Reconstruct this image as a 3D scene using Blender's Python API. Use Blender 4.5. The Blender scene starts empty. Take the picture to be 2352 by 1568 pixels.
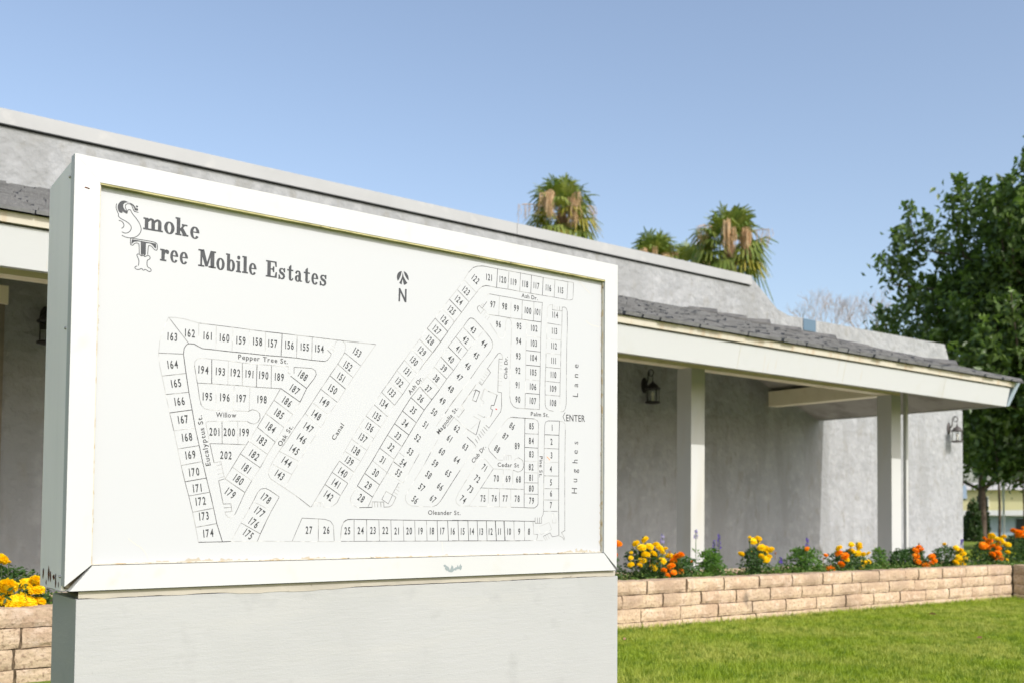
import bpy, math, random
import numpy as np
from mathutils import Vector, Matrix

random.seed(11)
scene = bpy.context.scene
col = scene.collection

# ---------------------------------------------------------------- camera
def camera_axes(yaw, pitch, roll):
    f = Vector((math.sin(yaw)*math.cos(pitch), math.cos(yaw)*math.cos(pitch), math.sin(pitch)))
    r = Vector((math.cos(yaw), -math.sin(yaw), 0)); u = r.cross(f)
    c, s = math.cos(roll), math.sin(roll)
    return f, c*r + s*u, c*u - s*r
cam_data = bpy.data.cameras.new("camera")
cam = bpy.data.objects.new("camera", cam_data); col.objects.link(cam); scene.camera = cam
F_, R_, U_ = camera_axes(0.6402, 0.0402, 0.0111)
rotm = Matrix((R_, U_, -F_)).transposed()
cam.matrix_world = Matrix.Translation((0, 0, 0.8223)) @ rotm.to_4x4()
cam_data.sensor_width = 36.0
cam_data.lens = 2327.5/2352*36.0
cam_data.shift_y = 298.35/2352
cam_data.clip_end = 3000
cam_data.dof.use_dof = True
cam_data.dof.focus_distance = 3.1
cam_data.dof.aperture_fstop = 4.5

# ---------------------------------------------------------------- light
SUN_EL, SUN_AZ = 38.0, 2.3          # degrees above the horizon; east of the facade's normal
world = bpy.data.worlds.new("World"); scene.world = world; world.use_nodes = True
wn = world.node_tree.nodes; wl = world.node_tree.links
sky = wn.new("ShaderNodeTexSky"); sky.sky_type = 'NISHITA'; sky.sun_disc = False
sky.sun_elevation = math.radians(SUN_EL); sky.sun_rotation = math.radians(180 - SUN_AZ)
sky.air_density = 1.0; sky.dust_density = 2.9; sky.ozone_density = 1.1
bg = wn["Background"]; bg.inputs[1].default_value = 0.14
hz = wn.new("ShaderNodeHueSaturation"); hz.inputs["Saturation"].default_value = 0.90     # hazy summer air
wl.new(sky.outputs[0], hz.inputs["Color"]); wl.new(hz.outputs[0], bg.inputs[0])
sun_data = bpy.data.lights.new("sun", 'SUN'); sun_data.energy = 2.2; sun_data.angle = math.radians(0.55)
sun_data.color = (1.0, 0.98, 0.955)
sun = bpy.data.objects.new("sun", sun_data); col.objects.link(sun)
sd = Vector((math.sin(math.radians(SUN_AZ))*math.cos(math.radians(SUN_EL)), -math.cos(math.radians(SUN_AZ))*math.cos(math.radians(SUN_EL)), math.sin(math.radians(SUN_EL))))
sun.rotation_euler = sd.to_track_quat('Z', 'Y').to_euler()
scene.view_settings.view_transform = 'Standard'; scene.view_settings.look = 'None'
scene.view_settings.exposure = 0.68; scene.view_settings.gamma = 1.0

# sign artwork, in tenths of a millimetre on the panel (x from its left edge, z from its bottom edge)
MAP_LINES='''0 2475 7128 2646 7140 2913 7132 3142 7093 3310 7067
0 8735 7071 8239 6373 7978 6005 7740 5644 7480 5229 7178 4835 6963 4464 6702 4094 6468 3752 6306 3450 6076 3079 5863 2682
0 2475 7128 2329 6760 2255 6467 2233 6160 2260 5858 2334 5561 2445 5083 2556 4603
0 2679 4134 2791 3658 2890 3222
0 4302 1187 5076 1186 6109 1166 6512 1157 7660 1143
0 3778 7059 3782 6400
0 4255 7064 4233 6391
0 4729 7050 4728 6398
0 5204 7053 5207 6394
0 3290 7056 3301 6488
0 7123 6742 7244 6922
0 7181 6834 7306 6761
0 7244 6922 7369 6836
0 7248 6642 7346 6743 7310 6784
0 7368 6903 7382 6982 7451 7048
0 7642 7046 7709 6962 7711 6825 7673 6708
0 6675 5172 7203 4846
0 6449 4842 6963 4464
0 5668 3718 6296 3450
0 5491 3343 6076 3066
0 5668 3718 5489 3430 5378 3210 5368 3038 5429 2932 5592 2836 5849 2682 6204 2470
0 3195 5925 3206 6030 3287 6121 3413 6145 3676 6138 4142 6141 4538 6123 4962 6125 5395 6131 5905 6148
0 5905 6148 5908 5950 5979 5952
0 4142 6141 4133 5485
0 3801 5437 3823 4760
0 4317 5458 4308 4780
0 4772 5464 4762 4810
0 3405 4865 3504 4776 3652 4757 3823 4760 4299 4779 4740 4787
0 4710 4508 4436 4500 3988 4473 3595 4441 3541 4396 3555 4314 3662 3842
0 4436 4491 4457 3866
0 3831 3245 3989 3284
0 3864 3129 4026 3176
0 3900 3018 4050 3064
0 3932 2914 4073 2960
0 3787 3327 3979 3367 4096 2898
0 6291 5162 6070 4787 5805 4399 5548 3973
0 5008 4363 4765 3965
0 4921 2293 5468 2028
0 5115 3232 4874 2866
0 4397 1916 4312 1832 4203 1853 4136 1936 4113 1999
0 4302 1187 4556 1643 4800 2066
0 7660 1157 7663 1570 7726 1705
0 4765 3965 5325 3617
0 4307 3227 4874 2866
0 2679 4134 3250 4247
0 3316 1575 3399 1173
1 3310 7067 4255 7064 5195 7052
1 2556 4603 2679 4134
1 2890 3222 3002 2788 3112 2410 3225 1981 3316 1575
1 5702 7057 6653 7060 7516 7060 8735 7071
1 2475 7128 3030 6488
1 6163 7055 6155 6409
1 6638 7059 6630 6393
1 7054 6398 7152 6461 7239 6583 7248 6642 7123 6742
1 7451 7048 7541 7067 7642 7046
1 7688 6723 7477 6370 7219 5999 6930 5580 6674 5181 6449 4842 6193 4487 5941 4101 5668 3718
1 6204 2470 6663 2146
1 7688 6723 8239 6373
1 7477 6357 7978 6005
1 6930 5580 7480 5229
1 2233 6160 2883 6197
1 2334 5561 2971 5690
1 2445 5083 3064 5191
1 2791 3658 3368 3774
1 2890 3222 3469 3349
1 3112 2410 3697 2526
1 3225 1981 3799 2092
1 3316 1575 3905 1677
1 3280 5457 3195 5925
1 4538 6123 4550 5485
1 5395 6131 5397 5480
1 3280 5457 3681 5469 4133 5476 4550 5485 4961 5480 5683 5494
1 6087 5962 6084 6142 6643 6158 6756 6101 6782 5992
1 3288 5457 3351 5048 3405 4865
1 4740 4787 4851 4846 4986 4825 5069 4744 5085 4616 5024 4505 4903 4447 4791 4461 4710 4508
1 3988 4473 4004 3858
1 3662 3842 4013 3850 4669 3859
1 3662 3842 3787 3327
1 4096 2898 3925 2843
1 5683 5503 5490 5153 5245 4768 5008 4363
1 4765 3965 4528 3598 4307 3227 4105 2898
1 5490 5153 6070 4787
1 5245 4768 5805 4399
1 5008 4363 5548 3973
1 4528 3598 5115 3232
1 4105 2898 4680 2531
1 5548 3973 5325 3617 5115 3232
1 4874 2866 4680 2531 4482 2085 4397 1916
1 3925 2843 4066 2207 4283 2218 4317 2008 4127 1990
1 4090 2103 4284 2117
1 4800 2066 4921 2280 5051 2538 5139 2637 5275 2662 5389 2617 5700 2428
1 5700 2428 5468 2028 5314 1727
1 5153 1386 5067 1186
1 4599 1685 5153 1386
1 6109 1166 6405 1828 6910 1807 7130 1794 7303 1741 7404 1616 7436 1168
1 6920 1807 6925 1165
1 8079 1786 8089 1152
1 8500 1782 8515 1138
2 5195 7052 5702 7057 5681 6406
2 3030 6488 2968 6453 2908 6351 2891 6197
2 3030 6488 3071 6492 3175 6495 3281 6444 3408 6395 3556 6398 4233 6391 4728 6398 5207 6394 5681 6406 6155 6409 6630 6393 7054 6398
2 7219 5999 7740 5644
2 2891 6197 2971 5699 3056 5199 3157 4724 3250 4247 3368 3774 3469 3349 3583 2905 3697 2493 3799 2092 3896 1677 4065 1177
2 3399 1173 4065 1177 4302 1187
2 2556 4603 3157 4724
2 3002 2788 3583 2905
2 3668 6129 3681 5469
2 4967 6125 4960 5488
2 6782 5992 6721 5875 6485 5566 6291 5162
2 5980 5878 6494 5558
2 5683 5503 6291 5154
2 5314 1727 5153 1386
2 7726 1705 7851 1782 8079 1796
0 10556 7756 10280 7388 10006 7062 9746 6694
0 8953 5647 8695 5256 8429 4892
0 8429 4892 8196 4557 7962 4179 7740 3806 7569 3506
0 10776 7020 10497 6679 10210 6317 9948 5999
0 9413 5283 9176 4916 8942 4576 8710 4226 8481 3860 8279 3531 8054 3196 7856 2859
0 10006 7062 10497 6679
0 9746 6694 10210 6317
0 9479 6356 9948 5999
0 9225 5996 9695 5633
0 8196 4557 8710 4226
0 7962 4179 8481 3860
0 7740 3806 8279 3531
0 6741 2148 6802 2282 7070 2276 7072 2151
0 6875 2274 6877 2158
0 6972 2275 6974 2159
0 7072 2151 7268 2144 7391 2190
1 10848 8110 10556 7756
1 9746 6694 9479 6356 9225 5996 8953 5647
1 7569 3506 7336 3170 7110 2811 6684 2148
1 11075 7406 10776 7020
1 9948 5999 9695 5633 9413 5283
1 7856 2859 7620 2493 7514 2290 7391 2190
1 10556 7756 11075 7406
1 10280 7388 10776 7020
1 8953 5647 9413 5283
1 8695 5256 9176 4916
1 8429 4892 8942 4576
1 7569 3506 8054 3196
1 7336 3170 7856 2859
2 7110 2811 7620 2493
2 11326 7737 11075 7406
0 11942 9495 11675 9143 11377 8790 11116 8461 10847 8119 10570 7754 10300 7419
0 12109 9756 11960 9529
0 11942 9495 12430 9142
0 11116 8461 11590 8099
0 11527 8092 11590 8099
0 10301 7382 10770 7035
0 13362 9166 13337 8492
0 13844 9166 13831 8487
0 13871 8486 14527 8483 14498 7986 14482 7475 14479 6982 14475 6507 14467 6031
0 14498 7986 15127 7973
0 14475 6507 15097 6510
0 13631 8311 13587 7868 13536 7788 13436 7761 13336 7808 12977 8217
0 13631 8311 13650 8426 13730 8468 13819 8440 13860 8354 13874 8161 13852 7508 13826 6857 13816 5885
0 12811 9060 12869 9148 12947 9175
0 12660 8657 12738 8635 12935 8490
0 12682 8405 12797 8547
0 12780 8353 12876 8493
0 12858 8299 12974 8441
0 12620 8780 12678 8739
0 12678 8819 12736 8779
0 15373 7973 16029 7987
0 15364 7482 16011 7496
0 15621 9162 15514 9144 15428 9076 15399 8939 15390 8503 15373 7966 15356 7464
0 15729 9132 15722 8990
0 15838 9136 15830 8993
0 15983 6047 15987 5543
0 11351 7279 11080 6927 10848 6591 10572 6276 10354 6020
0 12680 7895 12413 7574 12112 7233
0 13364 6991 13496 6987
0 13358 6878 13497 6875
0 13355 6771 13494 6768
0 13352 6668 13495 6665
0 13349 6562 13492 6559
0 13346 6459 13493 6456
0 13343 6353 13490 6349
0 13337 6218 13492 6214
0 12993 6684 12875 6721
0 12935 6583 12818 6636
0 12878 6498 12760 6568
0 12808 6413 12703 6483
0 12743 6312 12627 6381
0 12679 6212 12577 6298
0 12224 6331 11778 5795 11375 5301
0 12551 6248 12380 6061 11894 5429 11989 5342 11897 5217
0 10572 6276 11056 5909
0 12922 5993 12785 6062 12673 5704
0 12617 5479 12771 5585
1 12801 10058 13274 10052 13743 10055 14232 10056 14701 10053 15207 10050 15731 10049 16313 10058 16535 10066 16571 10044 16571 9941 16552 9528
1 16552 9528 16517 9462 16406 9424 16273 9423
1 13743 10055 13708 9447
1 14232 10056 14201 9421
1 15731 10049 15697 9431
1 16313 10058 16273 9423
1 12423 9135 12537 9272 12652 9374
1 12944 9431 13240 9424 13708 9434 14201 9427 14673 9426 15178 9428 15697 9431 16273 9423
1 12423 9135 12139 8796 11860 8430 11590 8099
1 11590 8099 11327 7748 11056 7397 10770 7035 10488 6686 10313 6472
1 11675 9143 12147 8797
1 10570 7754 11056 7397
1 12279 9934 12109 9756
1 12947 9175 13362 9166 13844 9166 14314 9154 14813 9163 15180 9178 15135 8506 15118 7972 15114 7490 15105 7008
1 12935 8490 13349 8493 13831 8487 14300 8498
1 14314 9154 14300 8498
1 14813 9163 14798 8499
1 13816 5885 13858 5694 13960 5571 14082 5515 14463 5518 15084 5533
1 15390 8503 16052 8497
1 15347 6997 15998 7006
1 15321 6519 15980 6517
1 15317 6047 15983 6053
1 15630 9163 15622 8984 16066 8999 16065 9131 16165 9147 16254 9114 16290 9017
1 16065 9124 16052 8497 16021 7986 16011 7496 16006 7007 15988 6524 15983 6047
1 15356 7464 15347 6997 15321 6512 15328 5732 15371 5602 15500 5528 15715 5509
1 16302 8509 16277 7760 16269 5798 16226 5627 16148 5537 16018 5512
1 15946 9143 15939 9000
1 11921 7966 11637 7621 11351 7279
1 11921 7966 12089 8191
1 12356 8264 12667 8021 12903 7825 13041 7680 13102 7558 13083 7412 12987 7274 12602 6823 12224 6331
1 12112 7233 11840 6908 11564 6539 11308 6247 11038 5892 10753 5543 10471 5209
1 11921 7966 12413 7574
1 11637 7621 12112 7233
1 10848 6591 11308 6247
1 10392 5841 10753 5543
1 13205 7120 12895 6723 13025 6607 12675 6164 12551 6248
1 13515 7086 13502 7149 13481 7237 13401 7284 13322 7254
1 13515 7086 13363 7087 13340 6651 13323 5992 13474 5981 13490 5539 13441 5317
1 12467 8633 12506 8574 12604 8475 12738 8635
1 12852 8906 12660 8657 12562 8740 12493 8700 12467 8633
1 14463 5524 14467 6031
1 12343 5948 12438 6002 12593 5951 12462 5610 12308 5646 12438 5996
1 13296 5894 13170 5533 13064 5535 13045 5413
1 12922 5993 13296 5894
2 12279 9934 12452 10014 12645 10050 12801 10058
2 13274 10052 13240 9434
2 14701 10053 14673 9426
2 15207 10050 15178 9428
2 12652 9374 12807 9428 12944 9431
2 11377 8790 11860 8423
2 10847 8119 11327 7748
2 14300 8498 14798 8499 15135 8506
2 15105 7008 15097 6517 15084 6046 15084 5540
2 14486 7482 15114 7490
2 14479 6989 15105 6998
2 14467 6038 15084 6046
2 12089 8191 12183 8281 12279 8292 12356 8264
2 11351 7279 11840 6908
2 11080 6927 11564 6539
2 13322 7254 13205 7120
2 16290 9017 16302 8509
0 8174 2788 7958 2450 7949 2339 8015 2229 8141 2166 8249 2142
0 8673 3563 9185 3217
0 9185 3217 9582 3015 9755 2920
0 9609 3837 9782 3729
0 11259 5146 10942 4736
0 10131 3526 9942 3212 9755 2920
0 11007 4317 10753 3918
0 10521 3523 10176 3030 9949 2694 9837 2511 9838 2395 9916 2281 10052 2216 10382 2196 10815 2190
0 11854 3363 12181 3787 12472 4156
0 11964 4536 12108 4699 11607 5048
0 9595 2917 9706 2854
0 9528 2817 9662 2744
0 9473 2734 9618 2645
0 9418 2641 9562 2555
0 12771 6056 12922 6019
0 12771 6056 12625 5723 12776 5611
0 13009 5963 13301 5897
0 13039 5155 12953 5160 12910 5112 12802 5140
0 12760 5120 12524 5210
0 12355 5130 12632 5025 12172 4633
0 11772 5058 11709 5123
0 11830 5337 11935 5258
0 11871 5409 11976 5313
0 12963 4132 12984 4221 13198 4495 13631 5032 13763 5147
0 13292 3794 13380 3752 13555 3751
0 7661 1149 7658 1344
1 10313 5922 9995 5563
1 9422 3633 9185 3217 8930 2837 8689 2461 8544 2176
1 9694 4028 9422 3633
1 10313 5922 10764 5553
1 9179 4358 9694 4028
1 8914 3948 9422 3633
1 8683 2155 8681 2322 9078 2321 9088 2165 9274 2176 9367 2226 9422 2308 9503 2473 9381 2536
1 8754 2317 8774 2162
1 8864 2318 8874 2163
1 8975 2319 8984 2164
1 9155 2646 9381 2536 9235 2267 9010 2401 9155 2646
1 9370 2552 9595 2917
1 12030 6094 11580 5578
1 11345 4742 11607 5065
1 10321 3833 10131 3526
1 10753 3918 10521 3523
1 10815 2190 10973 2242 11112 2361
1 12472 4156 12365 4269
1 12450 6163 11891 5462 11997 5314 11772 5058
1 13476 5981 13481 5484 13451 5358 13343 5227 12978 4782 12848 4870
1 12108 4699 12468 4528
1 12848 4870 12978 4782
1 12763 4805 12914 4691
1 12700 4732 12829 4599
1 12636 4658 12766 4526
1 12573 4568 12681 4451
1 12511 4495 12618 4361
1 12435 4404 12534 4270
1 12963 4132 13008 4029 13292 3794
1 13763 5147 13940 5201 14255 5195
1 7661 1149 8089 1144 9364 1135 11422 1115 14293 1086
1 8079 1778 8089 1144
1 8496 1779 8516 1139
1 8916 1776 8948 1134
1 9332 1773 9364 1135
1 9770 1774 9802 1130
1 10181 1771 10209 1126
1 10607 1768 10639 1121
1 7651 1344 7661 1149
2 9995 5563 9694 5127 9426 4725 9179 4358 8914 3948 8673 3563 8413 3178 8174 2788
2 8249 2142 8683 2155
2 11048 5896 10764 5553 10480 5203 10199 4794 9938 4397 9694 4028
2 9995 5563 10480 5203
2 9694 5127 10199 4794
2 9426 4715 9938 4397
2 8413 3171 8930 2837
2 8174 2788 8689 2467
2 9405 3550 9672 3389
2 11580 5578 11259 5146
2 11570 2986 11112 2361
2 11854 3363 11570 2986
2 12365 4269 12111 4447
2 13174 5534 13301 5897
2 13174 5534 13065 5537 13036 5419 13123 5389 13039 5155
2 12632 5025 12468 4528
2 12452 5989 12593 5930 12456 5606 12307 5648 12452 5989
2 7651 1344 7669 1564 7723 1690 7792 1759 7880 1791 8075 1794 10979 1761 14287 1749
2 11003 1765 11035 1116
2 11398 1762 11438 1112
2 11790 1758 11830 1107
2 12175 1759 12212 1103
2 12537 1759 12578 1098
2 12903 1756 12940 1094
2 13270 1752 13320 1090
2 13628 1753 13679 1086
2 12802 5140 12760 5120
0 15281 1084 14864 1089
0 15045 1539 15534 1701 15654 1464 15186 1285 15045 1539
0 15673 1994 15839 1995 15842 1683 15685 1683 15673 1994
0 15373 1254 15468 1100
0 15467 1290 15552 1136
0 15280 1229 15398 1083
0 15296 3752 15959 3765
0 15973 5190 16127 5180 16224 5112 16235 4908
0 14466 3755 15040 3765
0 14460 3370 15043 3376
0 13600 3929 13888 3923 13911 3782
0 13600 3929 13601 3752
0 13688 3915 13690 3756
0 13777 3919 13778 3759
0 13167 3455 13560 3450 13982 3445
0 14001 3742 14090 3824 14202 3857
0 13574 3450 13567 2814
0 13973 3445 13965 2822
0 12988 2802 12977 2226
0 13890 2802 13896 2206
0 12038 2973 11801 2642 11701 2436 11723 2317 11848 2232 12222 2226 14453 2196
0 12669 3770 12840 3759 13167 3455
0 12669 3770 12584 3733 12210 3218 12038 2973
0 12646 2778 12221 2236
1 11573 1126 13235 1104 14864 1089
1 14470 1738 14485 1093
1 14029 1738 14049 1098
1 14836 1738 14872 1305 15047 1293 14993 1087
1 15280 1229 15584 1344 15679 1208 15964 1249 16132 1185 16220 1092
1 16083 1351 16251 1424
1 16083 1351 16180 1240 16229 1129
1 15319 5022 15307 4681 15296 3752 15287 2083 15274 1974 15205 1865
1 15319 5022 15351 5116 15459 5166
1 15302 4224 15956 4223
1 15296 3285 15944 3292
1 15290 2848 15947 2857
1 15288 2465 15950 2466
1 15287 2083 15953 2080
1 16235 4908 16221 3496 16237 1424
1 14202 3857 14315 3814 14384 3763 14431 3621
1 14364 3457 14274 3401 14184 3380 13982 3438
1 12701 2821 13413 2811 14438 2806
1 13167 3455 12911 3115 12646 2778
1 13426 2804 13432 2212
1 13896 2206 14453 2196
1 14875 5197 15014 5132 15052 5025 15041 4697 15036 4223 15052 2335
1 14463 3029 15046 3035
1 14467 2652 15049 2651
1 14466 4677 15051 4690
1 14927 1864 14928 1673 15206 1672 15205 1865
1 15028 1864 15030 1684
1 15121 1865 15122 1683
2 11566 1771 13250 1755 14928 1738
2 15459 5166 15973 5190 15952 4707 15958 2087 15974 1260
2 15321 4686 15962 4700
2 13853 5188 14462 5197 14875 5197
2 14462 5197 14456 4270 14453 2196
2 15052 2335 15016 2262 14901 2189 14740 2188 14453 2196
2 14471 4216 15036 4216
2 14431 3621 14409 3530 14364 3457
2 13613 1737 13659 1102
2 13263 1744 13313 1106
2 12038 2973 12128 3095
2 16221 5503 16125 5355 16223 5194'''
LOTS='''163 2587 6621 -2
162 3057 6768 0
161 3549 6752 0
160 4017 6749 0
159 4486 6728 0
158 4973 6746 0
157 5425 6742 0
156 5932 6743 0
155 6407 6744 0
154 6872 6748 0
194 3445 5824 -12
193 3918 5820 -12
192 4345 5825 -11
191 4757 5827 -11
190 5172 5825 -11
189 5640 5818 -11
153 8110 6765 -294
152 7810 6333 -299
151 7593 5977 -303
150 7324 5602 -307
149 7064 5204 -311
148 6811 4812 -316
147 6566 4433 -320
146 6361 4100 -324
145 6139 3773 -328
144 5911 3419 -332
143 5703 3043 -336
188 6368 5920 -309
187 6119 5502 -314
186 5890 5134 -318
185 5654 4773 -322
184 5412 4368 -327
183 5151 3988 -331
182 4937 3576 -336
181 4712 3202 -340
180 4493 2882 -344
179 4268 2503 -348
178 5307 2375 -343
177 5124 1992 -347
176 4959 1693 -351
175 4804 1380 -354
164 2610 5891 83
165 2710 5401 112
166 2814 4926 106
167 2918 4450 99
168 3035 3981 93
169 3136 3513 87
170 3245 3057 81
171 3345 2627 76
172 3440 2275 71
173 3536 1876 66
174 3668 1413 60
195 3569 5110 5
196 4057 5121 5
197 4530 5130 5
198 5134 5144 5
202 4118 3540 -14
201 3788 4165 8
200 4201 4178 8
199 4631 4193 8
134 9047 5299 -303
135 8804 4901 -308
136 8568 4554 -312
137 8344 4220 -315
138 8109 3834 -320
139 7900 3517 -323
140 7693 3170 -327
141 7478 2840 -330
142 7241 2473 -335
31 9029 3590 -317
30 8787 3193 -321
29 8542 2805 -325
28 8310 2425 -330
27 6626 1481 -8
26 7179 1478 -8
25 7861 1457 -8
24 8304 1459 -8
23 8718 1461 -8
22 9144 1459 -8
21 9548 1440 -6
20 9985 1438 -6
19 10400 1435 -6
18 10817 1433 -6
17 11208 1431 -6
16 11601 1422 -6
15 11980 1416 -6
14 12342 1414 -6
13 12710 1405 -6
12 13083 1403 -6
11 13447 1401 -6
10 13835 1399 -6
9 14252 1395 -7
8 14669 1393 -7
75 12764 2478 4
76 13216 2487 4
77 13662 2487 4
78 14161 2490 4
70 13296 3143 11
69 13775 3141 11
68 14209 3134 11
89 14144 4245 22
37 10625 5879 -368
36 10357 5553 -372
35 10086 5167 -376
34 9802 4744 -380
33 9545 4350 -384
32 9312 3988 -388
48 11465 5946 -329
49 11153 5540 -334
50 10853 5163 -338
51 10541 4744 -342
52 10256 4320 -347
53 9991 3882 -351
54 9750 3523 -355
55 9583 3212 -358
62 11718 4695 -337
61 11443 4362 -341
60 11157 3938 -345
59 10909 3550 -349
58 10671 3186 -353
57 10425 2786 -357
56 10185 2400 -361
67 10843 2435 -357
66 11106 2827 -353
65 11400 3261 -349
64 11730 3695 -344
63 12048 4127 -340
122 12395 9576 -358
123 12025 9144 -362
124 11750 8802 -366
125 11478 8441 -370
126 11209 8100 -373
127 10924 7752 -377
128 10672 7401 -380
43 12310 7923 -369
42 12021 7566 -373
41 11749 7243 -376
40 11463 6887 -380
39 11198 6574 -383
38 10918 6232 -386
44 12754 7521 -369
45 12441 7112 -373
46 12117 6734 -377
47 11797 6345 -381
121 12937 9719 -8
120 13496 9723 -8
119 13945 9709 -8
118 14437 9710 -8
117 14917 9722 -8
116 15445 9719 -8
115 15990 9714 -8
97 13096 8844 -17
98 13577 8842 -17
99 14067 8840 -17
100 14561 8823 -17
101 14976 8829 -17
114 15753 8822 17
113 15727 8267 12
112 15710 7755 7
111 15697 7247 2
110 15692 6764 -3
109 15683 6282 -8
108 15682 5794 -13
96 13328 8220 12
95 14183 8258 12
94 14171 7757 7
93 14160 7253 2
92 14152 6769 -3
91 14144 6283 -8
90 14157 5800 -13
102 14834 8258 12
103 14825 7748 7
104 14821 7259 2
105 14809 6769 -3
106 14801 6281 -8
107 14801 5800 -13
129 10380 7028 -392
130 10094 6698 -396
131 9861 6348 -399
132 9576 5997 -403
133 9310 5660 -406
85 14743 4942 12
84 14743 4446 7
83 14747 3993 2
82 14742 3559 -2
81 14745 3202 -6
80 14757 2841 -9
79 14770 2430 -14
1 15650 4942 12
2 15620 4458 7
3 15624 3992 2
4 15599 3521 -3
5 15608 3066 -7
6 15616 2686 -11
7 15614 2290 -15
86 13927 4899 -314
87 13651 4535 -318
88 13317 4112 -323
71 12813 3479 -329
72 12527 3112 -333
73 12261 2771 -337
74 11986 2439 -340'''
STREETS=[('Pepper Tree St.', 0.5154, 0.6276, 0.2, 0.1478, 1), ('Willow', 0.4103, 0.4646, 2.4, 0.0572, 1), ('Eucalyptus St.', 0.3492, 0.3911, 101.7, 0.1374, 1), ('Oak St.', 0.5852, 0.4172, 57.6, 0.0694, 1), ('Canal', 0.7502, 0.4369, 56.7, 0.056, 1), ('Ash Dr.', 1.0157, 0.5956, 49.5, 0.0716, 1), ('Magnolia St.', 1.1354, 0.4943, 50.1, 0.1124, 1), ('Club Dr.', 1.2575, 0.3918, 47.8, 0.0731, 1), ('Cedar St', 1.3783, 0.3599, 0.1, 0.0887, 1), ('Palm St.', 1.5108, 0.5361, 0.5, 0.0792, 1), ('Pine St.', 1.5167, 0.3586, -91.0, 0.0718, 1), ('Oleander St.', 1.1278, 0.2008, -0.3, 0.1223, 1), ('Club Dr.', 1.3645, 0.6824, 88.7, 0.0745, 1), ('Ash Dr.', 1.463, 0.9301, -1.0, 0.07, 1), ('Lane', 1.6692, 0.6653, 89.1, 0.1142, 2), ('Hughes', 1.6681, 0.3614, 88.4, 0.1815, 2), ('ENTER', 1.6702, 0.5333, 1.8, 0.0862, 3)]
TITLE=[('m', 0.1772, 0.2263, 0.9358), ('o', 0.2315, 0.2575, 0.9352), ('k', 0.2614, 0.2944, 0.9358), ('e', 0.3011, 0.3246, 0.9339), ('r', 0.2224, 0.2441, 0.8602), ('e', 0.2489, 0.2685, 0.8607), ('e', 0.2745, 0.2946, 0.8604), ('M', 0.325, 0.3713, 0.8612), ('o', 0.3754, 0.3972, 0.8601), ('b', 0.4021, 0.4266, 0.8607), ('i', 0.4315, 0.4442, 0.8604), ('l', 0.4492, 0.4641, 0.8609), ('e', 0.4685, 0.489, 0.8603), ('E', 0.5188, 0.5508, 0.8612), ('s', 0.556, 0.5765, 0.8603), ('t', 0.5829, 0.6014, 0.8603), ('a', 0.6067, 0.6292, 0.8606), ('t', 0.6342, 0.6531, 0.8602), ('e', 0.6585, 0.6787, 0.8598), ('s', 0.6846, 0.7063, 0.8599)]
FILLS='''1108 9793 1106 9852 1124 9906 1157 9961 1206 10003 1262 10020 1312 10016 1376 9994 1441 9982 1376 9991 1327 9982 1278 9958 1243 9907 1247 9849 1281 9785 1346 9750 1340 9697 1276 9710 1212 9747 1220 9685 1171 9685 1135 9711 1117 9751
1376 9994 1455 9980 1506 9950 1545 9913 1568 9865 1587 9824 1551 9825 1529 9873 1485 9923 1441 9957
1546 9876 1622 9875 1619 9815 1550 9814
1570 9954 1620 9942 1614 9903 1567 9902
1482 9044 2105 9030 2111 8904 2071 8912 2048 8946 1996 8989 1937 9009 1843 9001 1845 8712 1821 8656 1773 8708 1742 8654 1715 8706 1708 9016 1648 9013 1548 8989 1464 8909 1467 8916
9613 9428 9569 9419 9515 9385 9472 9336 9446 9280 9439 9217 9451 9152 9475 9099 9518 9157 9561 9235 9587 9305 9605 9375
9678 9433 9734 9418 9789 9383 9828 9336 9857 9278 9863 9212 9860 9169 9814 9200 9763 9255 9724 9316 9696 9379
9643 9404 9636 9332 9626 9263 9600 9193 9568 9117 9525 9049 9564 9026 9613 9009 9623 9082 9646 9176 9672 9089 9693 9006 9750 9029 9793 9063 9821 9091 9770 9132 9726 9192 9681 9262 9658 9335
9514 8889 9566 8888 9734 8612 9735 8888 9796 8892 9790 8476 9727 8482 9573 8756 9563 8475 9506 8472'''
FLOURISH='''1081 9906 1065 9844 1070 9772 1100 9704 1134 9637 1123 9599 1152 9560 1224 9521 1309 9493 1395 9449 1454 9386 1462 9328 1442 9266 1400 9212 1344 9180 1281 9172 1224 9196
1140 9477 1196 9475 1246 9445 1272 9398 1273 9347 1250 9306 1212 9282
1226 9108 1290 9078 1375 9066 1460 9074 1545 9099 1630 9158 1686 9234 1713 9313 1709 9387 1666 9498 1577 9615 1489 9703 1453 9755 1437 9796 1409 9813 1373 9799 1353 9758 1347 9691 1276 9715 1219 9748 1220 9685
1346 9750 1302 9830 1293 9887 1321 9937 1377 9962 1427 9954 1463 9919 1493 9851 1516 9789 1638 9775
1426 9974 1484 9938 1528 9887 1544 9816
1446 9068 1443 8898 1510 8884 1535 8928 1591 8967 1649 8964 1668 8935 1676 8692
1446 9068 1733 9072 2024 9069 2119 9047 2143 8984 2142 8857 2065 8859 2027 8912 1975 8949 1909 8953 1903 8885 1893 8704
1676 8685 1626 8680 1613 8645 1643 8591 1673 8521 1672 8433 1661 8379
1590 8346 1570 8321 1585 8286 1635 8272 1692 8285 1749 8323 1794 8266 1836 8317 1895 8281 1953 8260 1993 8289 1993 8326 1958 8358 1907 8372 1884 8421 1878 8494 1889 8563 1953 8595 1963 8641 1937 8679 1893 8690 1822 8631 1773 8685 1742 8636 1676 8685
1590 8346 1633 8365
1638 9775 1523 9783'''
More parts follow.
